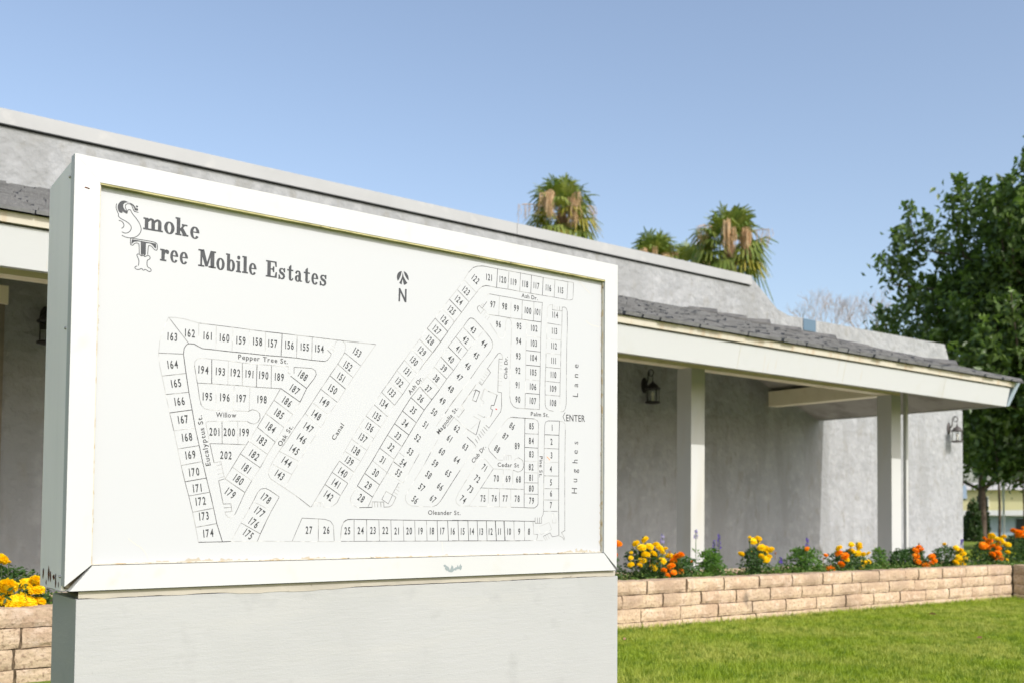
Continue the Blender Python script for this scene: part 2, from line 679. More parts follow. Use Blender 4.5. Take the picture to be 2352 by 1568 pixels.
CHIP='11141 360 11202 390 11250 349 11318 316 11356 283 11386 210 11433 297 11455 368 11510 311 11530 238 11597 292 11646 291 11684 370 11723 289 11790 400 11801 351 11850 318 11831 237 11793 193 11744 232 11685 225 11646 227 11628 187 11550 197 11502 150 11445 133 11329 159 11319 188 11252 198 11204 247 11212 310 11165 320'
STAINS='''1556 1295 1724 1155 1908 1045 2018 888 2092 717
11190 1096 11227 887 11253 662
16825 10166 17098 9946 17372 9777
17151 8798 17379 8669 17794 8648'''
RED='13233 5442 13299 5436 13291 5397 13238 5400'
ORANGE='15398 3939 15445 3941 15569 3835 15550 3820'

# ---------------------------------------------------------------- materials
def mat(name, color, rough=.7, spec=.3, noise=None, bump=None, **kw):
    """noise: list of (scale, colour2, low, high[, stretch]) mixed over the base colour; bump: (scale, strength, distance[, stretch])"""
    m = bpy.data.materials.new(name); m.use_nodes = True
    nt = m.node_tree; b = nt.nodes["Principled BSDF"]
    b.inputs["Roughness"].default_value = rough; b.inputs["Specular IOR Level"].default_value = spec
    for k_, v in kw.items(): b.inputs[k_].default_value = v
    tc = nt.nodes.new("ShaderNodeTexCoord")
    def tex(scale, stretch, detail=5):
        mp = nt.nodes.new("ShaderNodeMapping"); nt.links.new(tc.outputs["Object"], mp.inputs[0])
        mp.inputs["Scale"].default_value = stretch or (1, 1, 1)
        n = nt.nodes.new("ShaderNodeTexNoise"); n.inputs["Scale"].default_value = scale; n.inputs["Detail"].default_value = detail
        nt.links.new(mp.outputs[0], n.inputs["Vector"]); return n
    cur = None
    rgb = nt.nodes.new("ShaderNodeRGB"); rgb.outputs[0].default_value = (*color, 1); cur = rgb.outputs[0]
    for ns in (noise or []):
        sc, c2, lo, hi = ns[:4]; n = tex(sc, ns[4] if len(ns) > 4 else None)
        mr = nt.nodes.new("ShaderNodeMapRange"); mr.inputs[1].default_value = lo; mr.inputs[2].default_value = hi
        nt.links.new(n.outputs[0], mr.inputs[0])
        mx = nt.nodes.new("ShaderNodeMix"); mx.data_type = 'RGBA'; nt.links.new(mr.outputs[0], mx.inputs[0])
        nt.links.new(cur, mx.inputs[6]); mx.inputs[7].default_value = (*c2, 1); cur = mx.outputs[2]
    nt.links.new(cur, b.inputs["Base Color"])
    if bump:
        n = tex(bump[0], bump[3] if len(bump) > 3 else None, 8)
        bp = nt.nodes.new("ShaderNodeBump"); bp.inputs["Strength"].default_value = bump[1]; bp.inputs["Distance"].default_value = bump[2]
        nt.links.new(n.outputs[0], bp.inputs["Height"]); nt.links.new(bp.outputs[0], b.inputs["Normal"])
    return m
def leafy(name, color, color2, trans=.35, rough=.5, scale=3.0, spec=.35):
    m = mat(name, color, rough, spec, noise=[(scale, color2, .38, .62)])
    nt = m.node_tree; b = nt.nodes["Principled BSDF"]; out = nt.nodes["Material Output"]
    tr = nt.nodes.new("ShaderNodeBsdfTranslucent"); src = b.inputs["Base Color"].links[0].from_socket
    hs = nt.nodes.new("ShaderNodeHueSaturation"); hs.inputs["Value"].default_value = 1.3; hs.inputs["Saturation"].default_value = 1.1
    nt.links.new(src, hs.inputs["Color"]); nt.links.new(hs.outputs[0], tr.inputs[0])
    mx = nt.nodes.new("ShaderNodeMixShader"); mx.inputs[0].default_value = trans
    nt.links.new(b.outputs[0], mx.inputs[1]); nt.links.new(tr.outputs[0], mx.inputs[2]); nt.links.new(mx.outputs[0], out.inputs[0])
    return m

M = {}
M['stucco'] = mat('stucco', (.315, .323, .33), .9, .15, noise=[(3.2, (.27, .278, .284), .46, .68), (9, (.36, .366, .372), .5, .72), (1.1, (.27, .276, .278), .5, .62, (3, 3, .5)), (6, (.265, .265, .255), .56, .70, (1.5, 1.5, .7))], bump=(11, .75, .04))
M['ceiling'] = mat('ceiling_stucco', (.36, .34, .31), .9, .1, noise=[(3, (.24, .225, .2), .45, .65)], bump=(18, .5, .02))
M['cream'] = mat('cream_paint', (.505, .518, .525), .55, .3, noise=[(2.5, (.48, .485, .465), .55, .8), (7, (.478, .42, .33), .66, .85, (4, 1, .35))], bump=(60, .12, .004, (.3, 1, 3)))
M['crown'] = mat('weathered_cream_paint', (0.531, 0.496, 0.416), .6, .3, noise=[(6, (0.460, 0.345, 0.221), .5, .8, (3, 1, .4))], bump=(50, .2, .004))
M['tan_trim'] = mat('tan_trim_paint', (.84, .76, .56), .6, .3, noise=[(5, (.74, .64, .44), .5, .8)])
M['post'] = mat('post_paint', (.485, .492, .475), .55, .3, noise=[(4, (0.451, 0.434, 0.372), .55, .85, (1, 1, .3))], bump=(70, .1, .003, (1, 1, .2)))
M['cap'] = mat('parapet_cap_metal', (.355, .36, .36), .6, .3, noise=[(1.6, (.32, .325, .325), .45, .7), (5, (.42, .415, .405), .6, .8)])
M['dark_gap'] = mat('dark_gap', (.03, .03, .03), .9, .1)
M['vent'] = mat('vent_louvre', (.10, .16, .22), .6, .3)
M['shade_blue_paint'] = mat('shade_blue_paint', (.30, .37, .43), .5, .4)  # blue-grey of a fascia end in shade, put in as flat colour
M['door'] = mat('door_paint', (.20, .175, .14), .6, .3, noise=[(8, (.15, .13, .11), .4, .7)])
M['shingle'] = mat('roof_shingle', (0.186, 0.189, 0.193), .95, .1, noise=[(5.0, (0.133, 0.135, 0.137), .42, .62), (60, (0.230, 0.230, 0.230), .5, .75)], bump=(120, .5, .006))
M['hip_shingle'] = mat('hip_shingle', (.15, .147, .14), .95, .1, noise=[(9, (.09, .09, .09), .42, .62)], bump=(120, .5, .006))
M['iron'] = mat('black_iron', (.018, .016, .015), .55, .4)
M['bronze'] = mat('bronze_iron', (.06, .05, .045), .5, .5)
M['glass'] = mat('lantern_glass', (.95, .97, .97), .08, .5, **{'Transmission Weight': 1.0, 'IOR': 1.08})
M['candle'] = mat('candle_tube', (.85, .82, .72), .5, .3)
M['sign_white'] = mat('sign_white_paint', (.485, .493, .503), .38, .4, noise=[(1.3, (.46, .465, .465), .45, .75), (14, (.47, .468, .455), .6, .75)], bump=(40, .08, .002))
M['sign_side'] = mat('sign_white_lifted', (.88, .84, .83), .5, .35, noise=[(7, (.82, .785, .775), .4, .7, (1, 1, .15)), (90, (.4, .4, .39), .73, .78)])  # same white paint as the frame, colour lifted for the shaded side
M['gap'] = mat('sign_joint_dirt', (.12, .10, .075), .9, .1, noise=[(60, (.3, .27, .2), .5, .6)])
M['reveal'] = mat('weathered_shade_reveal', (.46, .42, .22), .7, .2, noise=[(30, (.26, .24, .11), .45, .65, (.4, 1, 1)), (90, (.08, .075, .05), .62, .7)])  # olive carries the shade of the underside; mottling is weathering
M['ink'] = mat('dark_print', (.045, .048, .052), .6, .2)
M['title_ink'] = mat('grey_title_print', (.052, .055, .062), .55, .25, noise=[(60, (.075, .077, .085), .5, .7)])
M['line2'] = mat('dark_line_print', (.07, .07, .075), .7, .2, noise=[(45, (.16, .16, .165), .5, .62)])
M['line1'] = mat('grey_line_print', (.15, .15, .155), .7, .2, noise=[(40, (.33, .33, .33), .5, .62)])
M['line0'] = mat('worn_line_print', (.34, .34, .345), .7, .2, noise=[(35, (.56, .56, .56), .48, .62)])
M['street_ink'] = mat('street_print', (.06, .06, .065), .6, .2)
M['red'] = mat('red_speck', (.5, .04, .03), .6); M['orange_speck'] = mat('orange_speck', (.6, .28, .12), .6)
M['stain'] = mat('drip_stain', (.57, .54, .47), .6, .2)
M['chip'] = mat('bare_metal_chip', (.23, .27, .28), .5, .4)
M['rust'] = mat('rust', (.16, .05, .02), .9, .1, noise=[(80, (.03, .02, .015), .45, .6)])
M['screw'] = mat('screw_steel', (.3, .3, .3), .3, .5, Metallic=.8)
M['base'] = mat('grey_base_paint', (.365, .370, .372), .62, .25, noise=[(2.0, (.340, .345, .345), .45, .7), (70, (.29, .295, .295), .68, .74), (3.0, (.385, .385, .375), .5, .8, (.5, 1, 3)), (11, (.33, .335, .335), .6, .75)])
M['dirt_band'] = mat('grimy_caulk', (0.407, 0.376, 0.323), .8, .15, noise=[(25, (0.354, 0.327, 0.283), .45, .65, (.3, 1, 1)), (60, (0.195, 0.168, 0.133), .68, .74, (.4, 1, 1))], bump=(60, .4, .003))
M['block'] = mat('slump_block', (.53, .405, .275), .92, .15, noise=[(4, (.43, .305, .21), .42, .66), (18, (.60, .47, .36), .5, .75), (2.1, (.31, .225, .16), .55, .74), (55, (.33, .235, .16), .54, .66), (7, (.22, .17, .125), .66, .76, (1, 1, .5))], bump=(45, .9, .01))
M['mortar'] = mat('mortar', (.10, .075, .05), .95, .1, noise=[(30, (.2, .15, .1), .45, .65)])
M['soil'] = mat('garden_soil', (.07, .045, .03), .95, .1, noise=[(20, (.12, .08, .05), .45, .6)], bump=(40, .8, .02))
M['lawn'] = mat('lawn_turf', (.19, .26, .04), .95, .1, noise=[(1.2, (.26, .29, .06), .42, .65), (60, (.11, .16, .025), .45, .6)], bump=(150, .6, .02))
M['blade'] = leafy('grass_blade', (.28, .375, .03), (.42, .45, .09), .35, .55, 1.6)
nt_ = M['blade'].node_tree; b_ = nt_.nodes["Principled BSDF"]; lk = b_.inputs["Base Color"].links[0].from_socket     # fine darker tufts
n_ = nt_.nodes.new("ShaderNodeTexNoise"); n_.inputs["Scale"].default_value = 16; tc_ = nt_.nodes.new("ShaderNodeTexCoord"); nt_.links.new(tc_.outputs["Object"], n_.inputs["Vector"])
mr_ = nt_.nodes.new("ShaderNodeMapRange"); mr_.inputs[1].default_value = .45; mr_.inputs[2].default_value = .66; nt_.links.new(n_.outputs[0], mr_.inputs[0])
mx_ = nt_.nodes.new("ShaderNodeMix"); mx_.data_type = 'RGBA'; nt_.links.new(mr_.outputs[0], mx_.inputs[0]); nt_.links.new(lk, mx_.inputs[6]); mx_.inputs[7].default_value = (.125, .21, .014, 1)
for l_ in list(lk.links):
    if l_.to_node != mx_: nt_.links.new(mx_.outputs[2], l_.to_socket)
M['walk'] = mat('concrete_walk', (.50, .48, .44), .9, .2, noise=[(4, (.42, .40, .36), .4, .7)])
M['road'] = mat('asphalt', (.06, .06, .062), .9, .2, noise=[(8, (.045, .045, .045), .4, .6)])
M['yellow_petal'] = leafy('yellow_petal', (.92, .72, .010), (.90, .64, .006), .25, .55, 30)
M['yellow_deep'] = leafy('golden_petal', (.94, .72, .008), (.93, .64, .005), .25, .55, 30)
M['orange_petal'] = leafy('orange_petal', (.92, .37, .003), (.88, .27, .002), .25, .55, 30)
M['marigold_leaf'] = leafy('marigold_leaf', (.035, .085, .02), (.06, .13, .03), .3, .45, 14)
M['light_leaf'] = leafy('light_leaf', (.12, .24, .03), (.07, .16, .035), .4, .5, 14)
M['cover_leaf'] = leafy('cover_leaf', (.17, .26, .05), (.09, .17, .04), .4, .5, 12)
M['stem'] = mat('green_stem', (.08, .13, .04), .6, .3)
M['salvia'] = leafy('salvia_floret', (.12, .07, .42), (.18, .12, .5), .25, .5, 40)
M['pale_salvia'] = leafy('pale_salvia_floret', (.42, .38, .62), (.34, .3, .55), .25, .5, 40)
M['white_petal'] = leafy('white_petal', (.75, .7, .68), (.8, .78, .75), .3, .5, 40)
M['tree_leaf'] = leafy('broad_tree_leaf', (.06, .11, .022), (.115, .175, .04), .32, .42, 1.3, .5)
M['tree_tip'] = leafy('young_tree_leaf', (.17, .26, .045), (.12, .2, .04), .35, .42, 2, .4)
M['dark_leaf'] = leafy('dark_tree_leaf', (.03, .055, .014), (.06, .10, .02), .25, .5, 1.0)
M['bark'] = mat('bark', (.13, .10, .075), .9, .1, noise=[(12, (.08, .06, .045), .4, .6)])
M['palm_green'] = leafy('palm_frond', (.12, .18, .035), (.24, .27, .06), .3, .45, 1.8)
M['palm_yellow'] = leafy('ageing_palm_frond', (.26, .26, .04), (.36, .28, .05), .3, .5, 2.0)
M['palm_dry'] = leafy('dry_palm_strand', (.55, .37, .20), (.62, .46, .29), .25, .7, 3)
M['palm_trunk'] = mat('palm_trunk', (.16, .11, .075), .9, .1, noise=[(10, (.25, .14, .08), .4, .6, (1, 1, 5))])
M['twig'] = mat('bare_twig', (.46, .41, .40), .9, .1)
M['yellow_siding'] = mat('yellow_siding', (.60, .56, .33), .8, .2, bump=(3, .3, .02, (.1, .1, 8)))
M['white_wall'] = mat('white_siding', (.72, .73, .73), .7, .2)
M['blue_wall'] = mat('blue_grey_siding', (.34, .42, .52), .7, .2)  # plain blue-grey carport wall
M['tan_wall'] = mat('tan_siding', (.46, .36, .28), .8, .2)
M['blue_roof'] = mat('blue_grey_roof', (.22, .28, .32), .8, .2)
M['brown_roof'] = mat('pale_roof', (.46, .44, .41), .9, .2)
M['window'] = mat('dark_window', (.03, .04, .05), .15, .6)
M['hedge_leaf'] = leafy('hedge_leaf', (.025, .055, .012), (.05, .09, .02), .2, .5, 2)
M['dry_leaf'] = leafy('dry_leaf', (.35, .2, .12), (.25, .13, .08), .2, .7, 40)

# ---------------------------------------------------------------- helpers
class MB:
    """collects faces, builds ONE mesh object"""
    def __init__(s): s.v = []; s.f = []
    def add(s, vs, fs):
        n = len(s.v); s.v += [tuple(p) for p in vs]; s.f += [tuple(i+n for i in f) for f in fs]
    def box(s, x0, x1, y0, y1, z0, z1):
        s.add([(x0,y0,z0),(x1,y0,z0),(x1,y1,z0),(x0,y1,z0),(x0,y0,z1),(x1,y0,z1),(x1,y1,z1),(x0,y1,z1)],
              [(0,3,2,1),(4,5,6,7),(0,1,5,4),(1,2,6,5),(2,3,7,6),(3,0,4,7)])
    def prism(s, poly, axis, a, b):
        """poly: 2-D outline; axis 'y': (x,z) outline swept in y from a to b; 'x': (y,z); 'z': (x,y)"""
        def P(p, t): return {'y': (p[0], t, p[1]), 'x': (t, p[0], p[1]), 'z': (p[0], p[1], t)}[axis]
        n = len(poly)
        s.add([P(p, a) for p in poly] + [P(p, b) for p in poly],
              [tuple(range(n))[::-1], tuple(range(n, 2*n))] + [(i, (i+1) % n, (i+1) % n + n, i+n) for i in range(n)])
    def tube(s, pts, rad, n=8, caps=True):
        pts = [Vector(p) for p in pts]; rad = rad if isinstance(rad, (list, tuple)) else [rad]*len(pts)
        rings = []; up = None
        for i, p in enumerate(pts):
            t = (pts[min(i+1, len(pts)-1)] - pts[max(i-1, 0)]).normalized()
            if up is None: up = t.orthogonal().normalized()
            up = (up - t*up.dot(t)); up = up.normalized() if up.length > 1e-6 else t.orthogonal().normalized()
            w = t.cross(up)
            rings.append([p + (up*math.cos(2*math.pi*j/n) + w*math.sin(2*math.pi*j/n))*rad[i] for j in range(n)])
        b = len(s.v); s.v += [tuple(q) for r in rings for q in r]
        for i in range(len(pts)-1):
            for j in range(n):
                s.f.append((b+i*n+j, b+i*n+(j+1) % n, b+(i+1)*n+(j+1) % n, b+(i+1)*n+j))
        if caps: s.f.append(tuple(b+j for j in range(n))[::-1]); s.f.append(tuple(b+(len(pts)-1)*n+j for j in range(n)))
    def lathe(s, prof, n=16, c=(0, 0, 0)):
        b = len(s.v)
        for r, z in prof:
            for j in range(n): s.v.append((c[0]+r*math.cos(2*math.pi*j/n), c[1]+r*math.sin(2*math.pi*j/n), c[2]+z))
        for i in range(len(prof)-1):
            for j in range(n): s.f.append((b+i*n+j, b+i*n+(j+1) % n, b+(i+1)*n+(j+1) % n, b+(i+1)*n+j))
    def build(s, name, m, parent=None, smooth=False, loc=None, matrix=None):
        me = bpy.data.meshes.new(name); me.from_pydata(s.v, [], s.f); me.materials.append(m)
        if smooth: me.shade_smooth()
        return link(name, me, parent, loc)
def link(name, me, parent=None, loc=None):
    o = bpy.data.objects.new(name, me); col.objects.link(o)
    if parent: o.parent = parent
    if loc: o.location = loc
    return o
def tag(o, label=None, cat=None, group=None, kind=None):
    if label: o['label'] = label
    if cat: o['category'] = cat
    if group: o['group'] = group
    if kind: o['kind'] = kind
    return o
def empty(name, loc=(0, 0, 0), rz=0):
    o = bpy.data.objects.new(name, None); col.objects.link(o); o.location = loc; o.rotation_euler = (0, 0, rz)
    o.empty_display_size = .1
    return o
def mesh_np(name, verts, tris, m, parent=None, sides=3):
    me = bpy.data.meshes.new(name); nv, nf = len(verts), len(tris)
    me.vertices.add(nv); me.vertices.foreach_set("co", np.asarray(verts, dtype=np.float32).ravel())
    me.loops.add(nf*sides); me.loops.foreach_set("vertex_index", np.asarray(tris, dtype=np.int32).ravel())
    me.polygons.add(nf); me.polygons.foreach_set("loop_start", np.arange(0, nf*sides, sides, dtype=np.int32))
    me.update(calc_edges=True); me.validate(); me.materials.append(m)
    return link(name, me, parent)
rng = np.random.default_rng(5)
def leaves_np(centers, size, m, name, parent=None, droop=0.0, aspect=.55, up=0.0, jitter=.35):
    """one diamond-shaped folded leaf (two triangles) per centre, random directions; droop > 0 hangs them"""
    c = np.asarray(centers); n = len(c)
    d = rng.normal(size=(n, 3)); d[:, 2] = d[:, 2]*.6 - droop*1.6 + up; d /= np.linalg.norm(d, axis=1)[:, None]
    r = rng.normal(size=(n, 3)); w = np.cross(d, r); w /= np.linalg.norm(w, axis=1)[:, None]
    nn = np.cross(d, w); L = (size*(1 + jitter*rng.uniform(-1, 1, n)))[:, None]
    a = c - d*L*.5; b = c + d*L*.5; p = c + w*L*aspect*.5 + nn*L*.12 - d*L*.08; q_ = c - w*L*aspect*.5 + nn*L*.12 - d*L*.08
    v = np.stack([a, p, b, q_], 1).reshape(-1, 3); i = np.arange(n)[:, None]*4
    t = np.concatenate([i + [0, 1, 2], i + [0, 2, 3]], 1).reshape(-1, 3)
    return mesh_np(name, v, t, m, parent)

# ---------------------------------------------------------------- ground
g = MB(); g.add([(-900,-600,0),(1200,-600,0),(1200,1500,0),(-900,1500,0)], [(0,1,2,3)])
tag(g.build('ground', M['lawn']), kind='structure')
g = MB(); g.box(-6, 15.9, 6.14, 8.65, -.05, .012)
tag(g.build('path', M['walk']), kind='structure')
g = MB(); g.box(30, 200, 30.5, 37, -.05, .006); g.box(34.5, 41, -80, 30.5, -.05, .0062)
tag(g.build('road', M['road']), kind='structure')

# lawn blades: dense where near, one countless mass
def blades(n, X, Y, h, w, keep):
    x = rng.uniform(*X, n); y = rng.uniform(*Y, n); k_ = keep(x, y); x, y = x[k_], y[k_]; n = len(x)
    hh = h*rng.uniform(.55, 1.25, n); th = rng.uniform(0, 2*np.pi, n); ww = w*rng.uniform(.7, 1.3, n)
    lx, ly = rng.normal(0, .45, n)*hh, rng.normal(0, .45, n)*hh
    a = np.stack([x-np.cos(th)*ww, y-np.sin(th)*ww, np.zeros(n)], 1); b = np.stack([x+np.cos(th)*ww, y+np.sin(th)*ww, np.zeros(n)], 1)
    c = np.stack([x+lx, y+ly, hh], 1)
    return np.stack([a, b, c], 1).reshape(-1, 3)
XA, XB = 10.175, 5.2
keep = lambda x, y: (y < 5.19) & (x < 10.9) & ~((x > .5) & (x < 2.55) & (y > 2.6) & (y < 3.0)) & (x > .52*y)
vb = np.concatenate([blades(460000, (.5, 11), (2.2, 5.19), .030, .0028, keep),
                     blades(9000, (.5, 10.2), (5.1, 5.185), .055, .003, keep),
                     blades(60000, (10.9, 24), (3.5, 14), .05, .006, lambda x, y: (y > 5.9-(x-11)*.0) | (x > 12))])
tag(mesh_np('grass', vb, np.arange(len(vb)).reshape(-1, 3), M['blade']), kind='stuff')

# ---------------------------------------------------------------- clubhouse
house = empty('clubhouse', (0, 8.65, 0))
tag(house, 'long low grey stucco building with shingled porch roof, cream fascia and flat parapet', 'building')
house_kids = []
def hb(mb, name, m, smooth=False):
    o = mb.build(name, m, None, smooth); o.parent = house; o.matrix_parent_inverse = Matrix.Translation((0, -8.65, 0)); return o
XW0, XE, YF, YW, ZF = -6.0, 11.727, 6.046, 8.65, 2.13
SL = .353
w = MB()
w.prism([(XW0, 0), (15.404, 0), (15.404, 2.5), (14.90, 3.535), (11.05, 3.505), (10.82, 3.56), (10.31, 3.90), (XW0, 3.90)], 'y', 8.65, 8.95)
w.box(15.10, 15.40, 8.95, 18, 0, 2.5); w.box(XW0, 15.10, 8.95, 18, 0, 3.1)
hb(w, 'wall', M['stucco'])
c = MB()     # cap along the high parapet, in lengths with a small joint
xs = [XW0, -1.2, 6.45, 10.27]
for a, b in zip(xs, xs[1:]): c.box(a+.003, b-.002, 8.615, 9.0, 3.80, 3.918)
hb(c, 'parapet_cap', M['cap'])
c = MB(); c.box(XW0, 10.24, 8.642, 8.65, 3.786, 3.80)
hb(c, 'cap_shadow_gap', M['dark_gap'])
v = MB(); v.box(11.36, 11.63, 8.638, 8.655, 3.345, 3.503)
vo = hb(v, 'roof_vent', M['vent'])
# ceiling of the porch, sloping up from the eaves (front plane and hip end plane), with thickness to the roof deck
T_ = .2
def roof_z(y): return ZF + SL*(y-YF)
zt = roof_z(YW)
ce = MB()
hipx = XE - (YW-YF)
for dz in (0, T_):
    ce.add([(XW0, YF+.04, ZF+dz+.012), (XE-.04, YF+.04, ZF+dz+.012), (hipx, YW, zt+dz), (XW0, YW, zt+dz)], [(0, 1, 2, 3)] if dz else [(3, 2, 1, 0)])
    ce.add([(XE-.04, YF+.04, ZF+dz+.012), (XE-.04, YW, ZF+dz+.012), (hipx, YW, zt+dz)], [(0, 1, 2)] if dz else [(2, 1, 0)])
hb(ce, 'ceiling', M['ceiling'])
# fascia: leaning boards, lower edge set in
fo = MB()
yb, yt, zt_ = YF, YF-.05, 2.345
fo.prism([(yb, ZF), (yb+.045, ZF), (yt+.045, zt_), (yt, zt_)], 'x', XW0, XE)
hb(fo, 'fascia', M['cream'])
fo = MB(); fo.prism([(XE, ZF), (XE-.045, ZF), (XE+.005, zt_), (XE+.05, zt_)], 'y', YF+.047, YW)
hb(fo, 'fascia', M['cream'])
# seams between fascia boards, a few millimetres proud
for x in (1.9, 5.42, 7.0, 8.55, 10.35):
    fs = MB(); fs.prism([(yb-.0015, ZF+.002), (yb, ZF), (yt, zt_), (yt-.0015, zt_)], 'x', x, x+.004); hb(fs, 'fascia_seam', M['crown'])
cr = MB(); cr.prism([(yt-.022, 2.355), (yt+.03, 2.355), (yt+.02, 2.412), (yt-.032, 2.412)], 'x', XW0, XE+.055)
cr.prism([(XE+.072, 2.355), (XE+.02, 2.355), (XE+.03, 2.412), (XE+.082, 2.412)], 'y', YF+.0, YW)
hb(cr, 'crown_board', M['crown'])
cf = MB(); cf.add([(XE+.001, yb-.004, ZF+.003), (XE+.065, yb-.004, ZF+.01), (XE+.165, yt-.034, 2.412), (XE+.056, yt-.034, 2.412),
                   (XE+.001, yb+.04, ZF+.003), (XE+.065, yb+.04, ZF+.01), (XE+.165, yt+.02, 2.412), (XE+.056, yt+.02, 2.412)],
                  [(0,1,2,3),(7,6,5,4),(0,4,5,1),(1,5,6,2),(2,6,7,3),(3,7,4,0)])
hb(cf, 'shade_corner_plate', M['shade_blue_paint'])  # added plate, coloured to stand in for the shaded end of the fascia
# shingles: individual ragged tabs in overlapping courses
sh = MB(); R0 = Vector((0, yt-.06, 2.415)); slope = Vector((0, 8.65-(yt-.06), 3.335-2.415)); Ls = slope.length; sdir = slope/Ls; nrm = Vector((0, -sdir.z, sdir.y))
rows = 19; ex = Ls/rows
for r in range(rows):
    x = XW0 - random.random()*.2; xend = XE+.10 - r*ex*sdir.y
    while x < xend:
        wd = random.uniform(.13, .34); x1 = min(x+wd, xend)
        th = random.uniform(.014, .024); lift = random.uniform(0, .012); dn = random.uniform(-.03, .025) if r else random.uniform(-.012, .012)
        s0 = r*ex + dn; s1 = (r+1)*ex + .06 if r < rows-1 else Ls
        P0 = R0 + sdir*s0; P1 = R0 + sdir*min(s1, Ls)
        gx = random.choice((.004, .008, .02, .032))
        base = [(x+gx, P0.y, P0.z), (x1, P0.y, P0.z), (x1, P1.y, P1.z-.006), (x+gx, P1.y, P1.z-.006)]
        top = [tuple(Vector(p) + nrm*(th+lift if i < 2 else th*.5)) for i, p in enumerate(base)]
        sh.add(base + top, [(0,3,2,1),(4,5,6,7),(0,1,5,4),(1,2,6,5),(2,3,7,6),(3,0,4,7)])
        x = x1
hb(sh, 'roof_shingles', M['shingle'])
sd2 = MB(); sd2.add([(XW0, R0.y+.01, R0.z-.004), (XE+.09, R0.y+.01, R0.z-.004), (XE+.09-Ls*sdir.y, 8.65, 3.328), (XW0, 8.65, 3.328)], [(0, 1, 2, 3)])
sd2.add([(XE+.10, R0.y+.01, R0.z-.004), (XE+.10, 8.65, R0.z-.004), (XE+.10-Ls*sdir.y, 8.65, 3.328)], [(0, 1, 2)])
hb(sd2, 'roof_deck', M['hip_shingle'])
hp = MB()    # hip caps, stepping down the corner
A0 = Vector((XE+.11, R0.y-.01, R0.z+.012)); A1 = Vector((XE+.11-Ls*sdir.y, 8.645, 3.36)); hd = (A1-A0).normalized(); HL = (A1-A0).length
side = Vector((hd.y, -hd.x, 0)).normalized(); k_ = 0; t0 = 0
while t0 < HL-.15:
    l_ = random.uniform(.20, .42); t1 = min(t0+l_+.05, HL); wv = side*.10; dz = Vector((0, 0, -.04)); lf = Vector((0, 0, random.choice((.012, .02, .04, .05)))); lb = Vector((0, 0, .012))
    a, b = A0+hd*t0, A0+hd*t1
    hp.add([a-wv+dz, a+lf*.4, a+wv+dz, b-wv+dz, b+lb*.2, b+wv+dz, a-wv+dz+lf, a+lf*1.5, a+wv+dz+lf, b-wv+dz+lb, b+lb*1.5, b+wv+dz+lb],
           [(6,7,10,9),(7,8,11,10),(0,3,4,1),(1,4,5,2),(0,1,7,6),(1,2,8,7),(3,9,10,4),(4,10,11,5),(0,6,9,3),(2,5,11,8)])
    t0 += l_
hb(hp, 'hip_caps', M['hip_shingle'])
# beams and posts
bmn = MB(); bmn.box(XW0, 10.826, 6.85, 6.99, 2.254, 2.40)
hb(bmn, 'beam', M['tan_trim'])
bmn = MB(); bmn.box(10.64, 10.82, 6.99, 8.65, 2.256, 2.45)
hb(bmn, 'beam', M['tan_trim'])
for x in (10.636, 7.266, 3.896, .526, -2.844):
    p_ = MB(); p_.box(x, x+.19, 6.845, 7.035, 0.0, 2.252)
    o = hb(p_, 'post', M['post'])
p_ = MB(); p_.box(10.945, 10.985, 6.85, 6.89, 0, 2.40)
hb(p_, 'drain_pipe', M['post'])
# door at the far left of the porch wall
d_ = MB(); d_.box(.42, 1.50, 8.632, 8.65, .02, 2.39)
for z0, z1 in ((.2, 1.0), (1.12, 2.2)):
    for x0, x1 in ((.52, .88), (.98, 1.33)): d_.box(x0, x1, 8.622, 8.632, z0, z1)
do = hb(d_, 'door', M['door'])
d_ = MB(); d_.box(.30, 1.517, 8.60, 8.65, 2.39, 2.53); d_.box(.32, .418, 8.61, 8.65, 0, 2.39)
hb(d_, 'door_casing', M['tan_trim'])

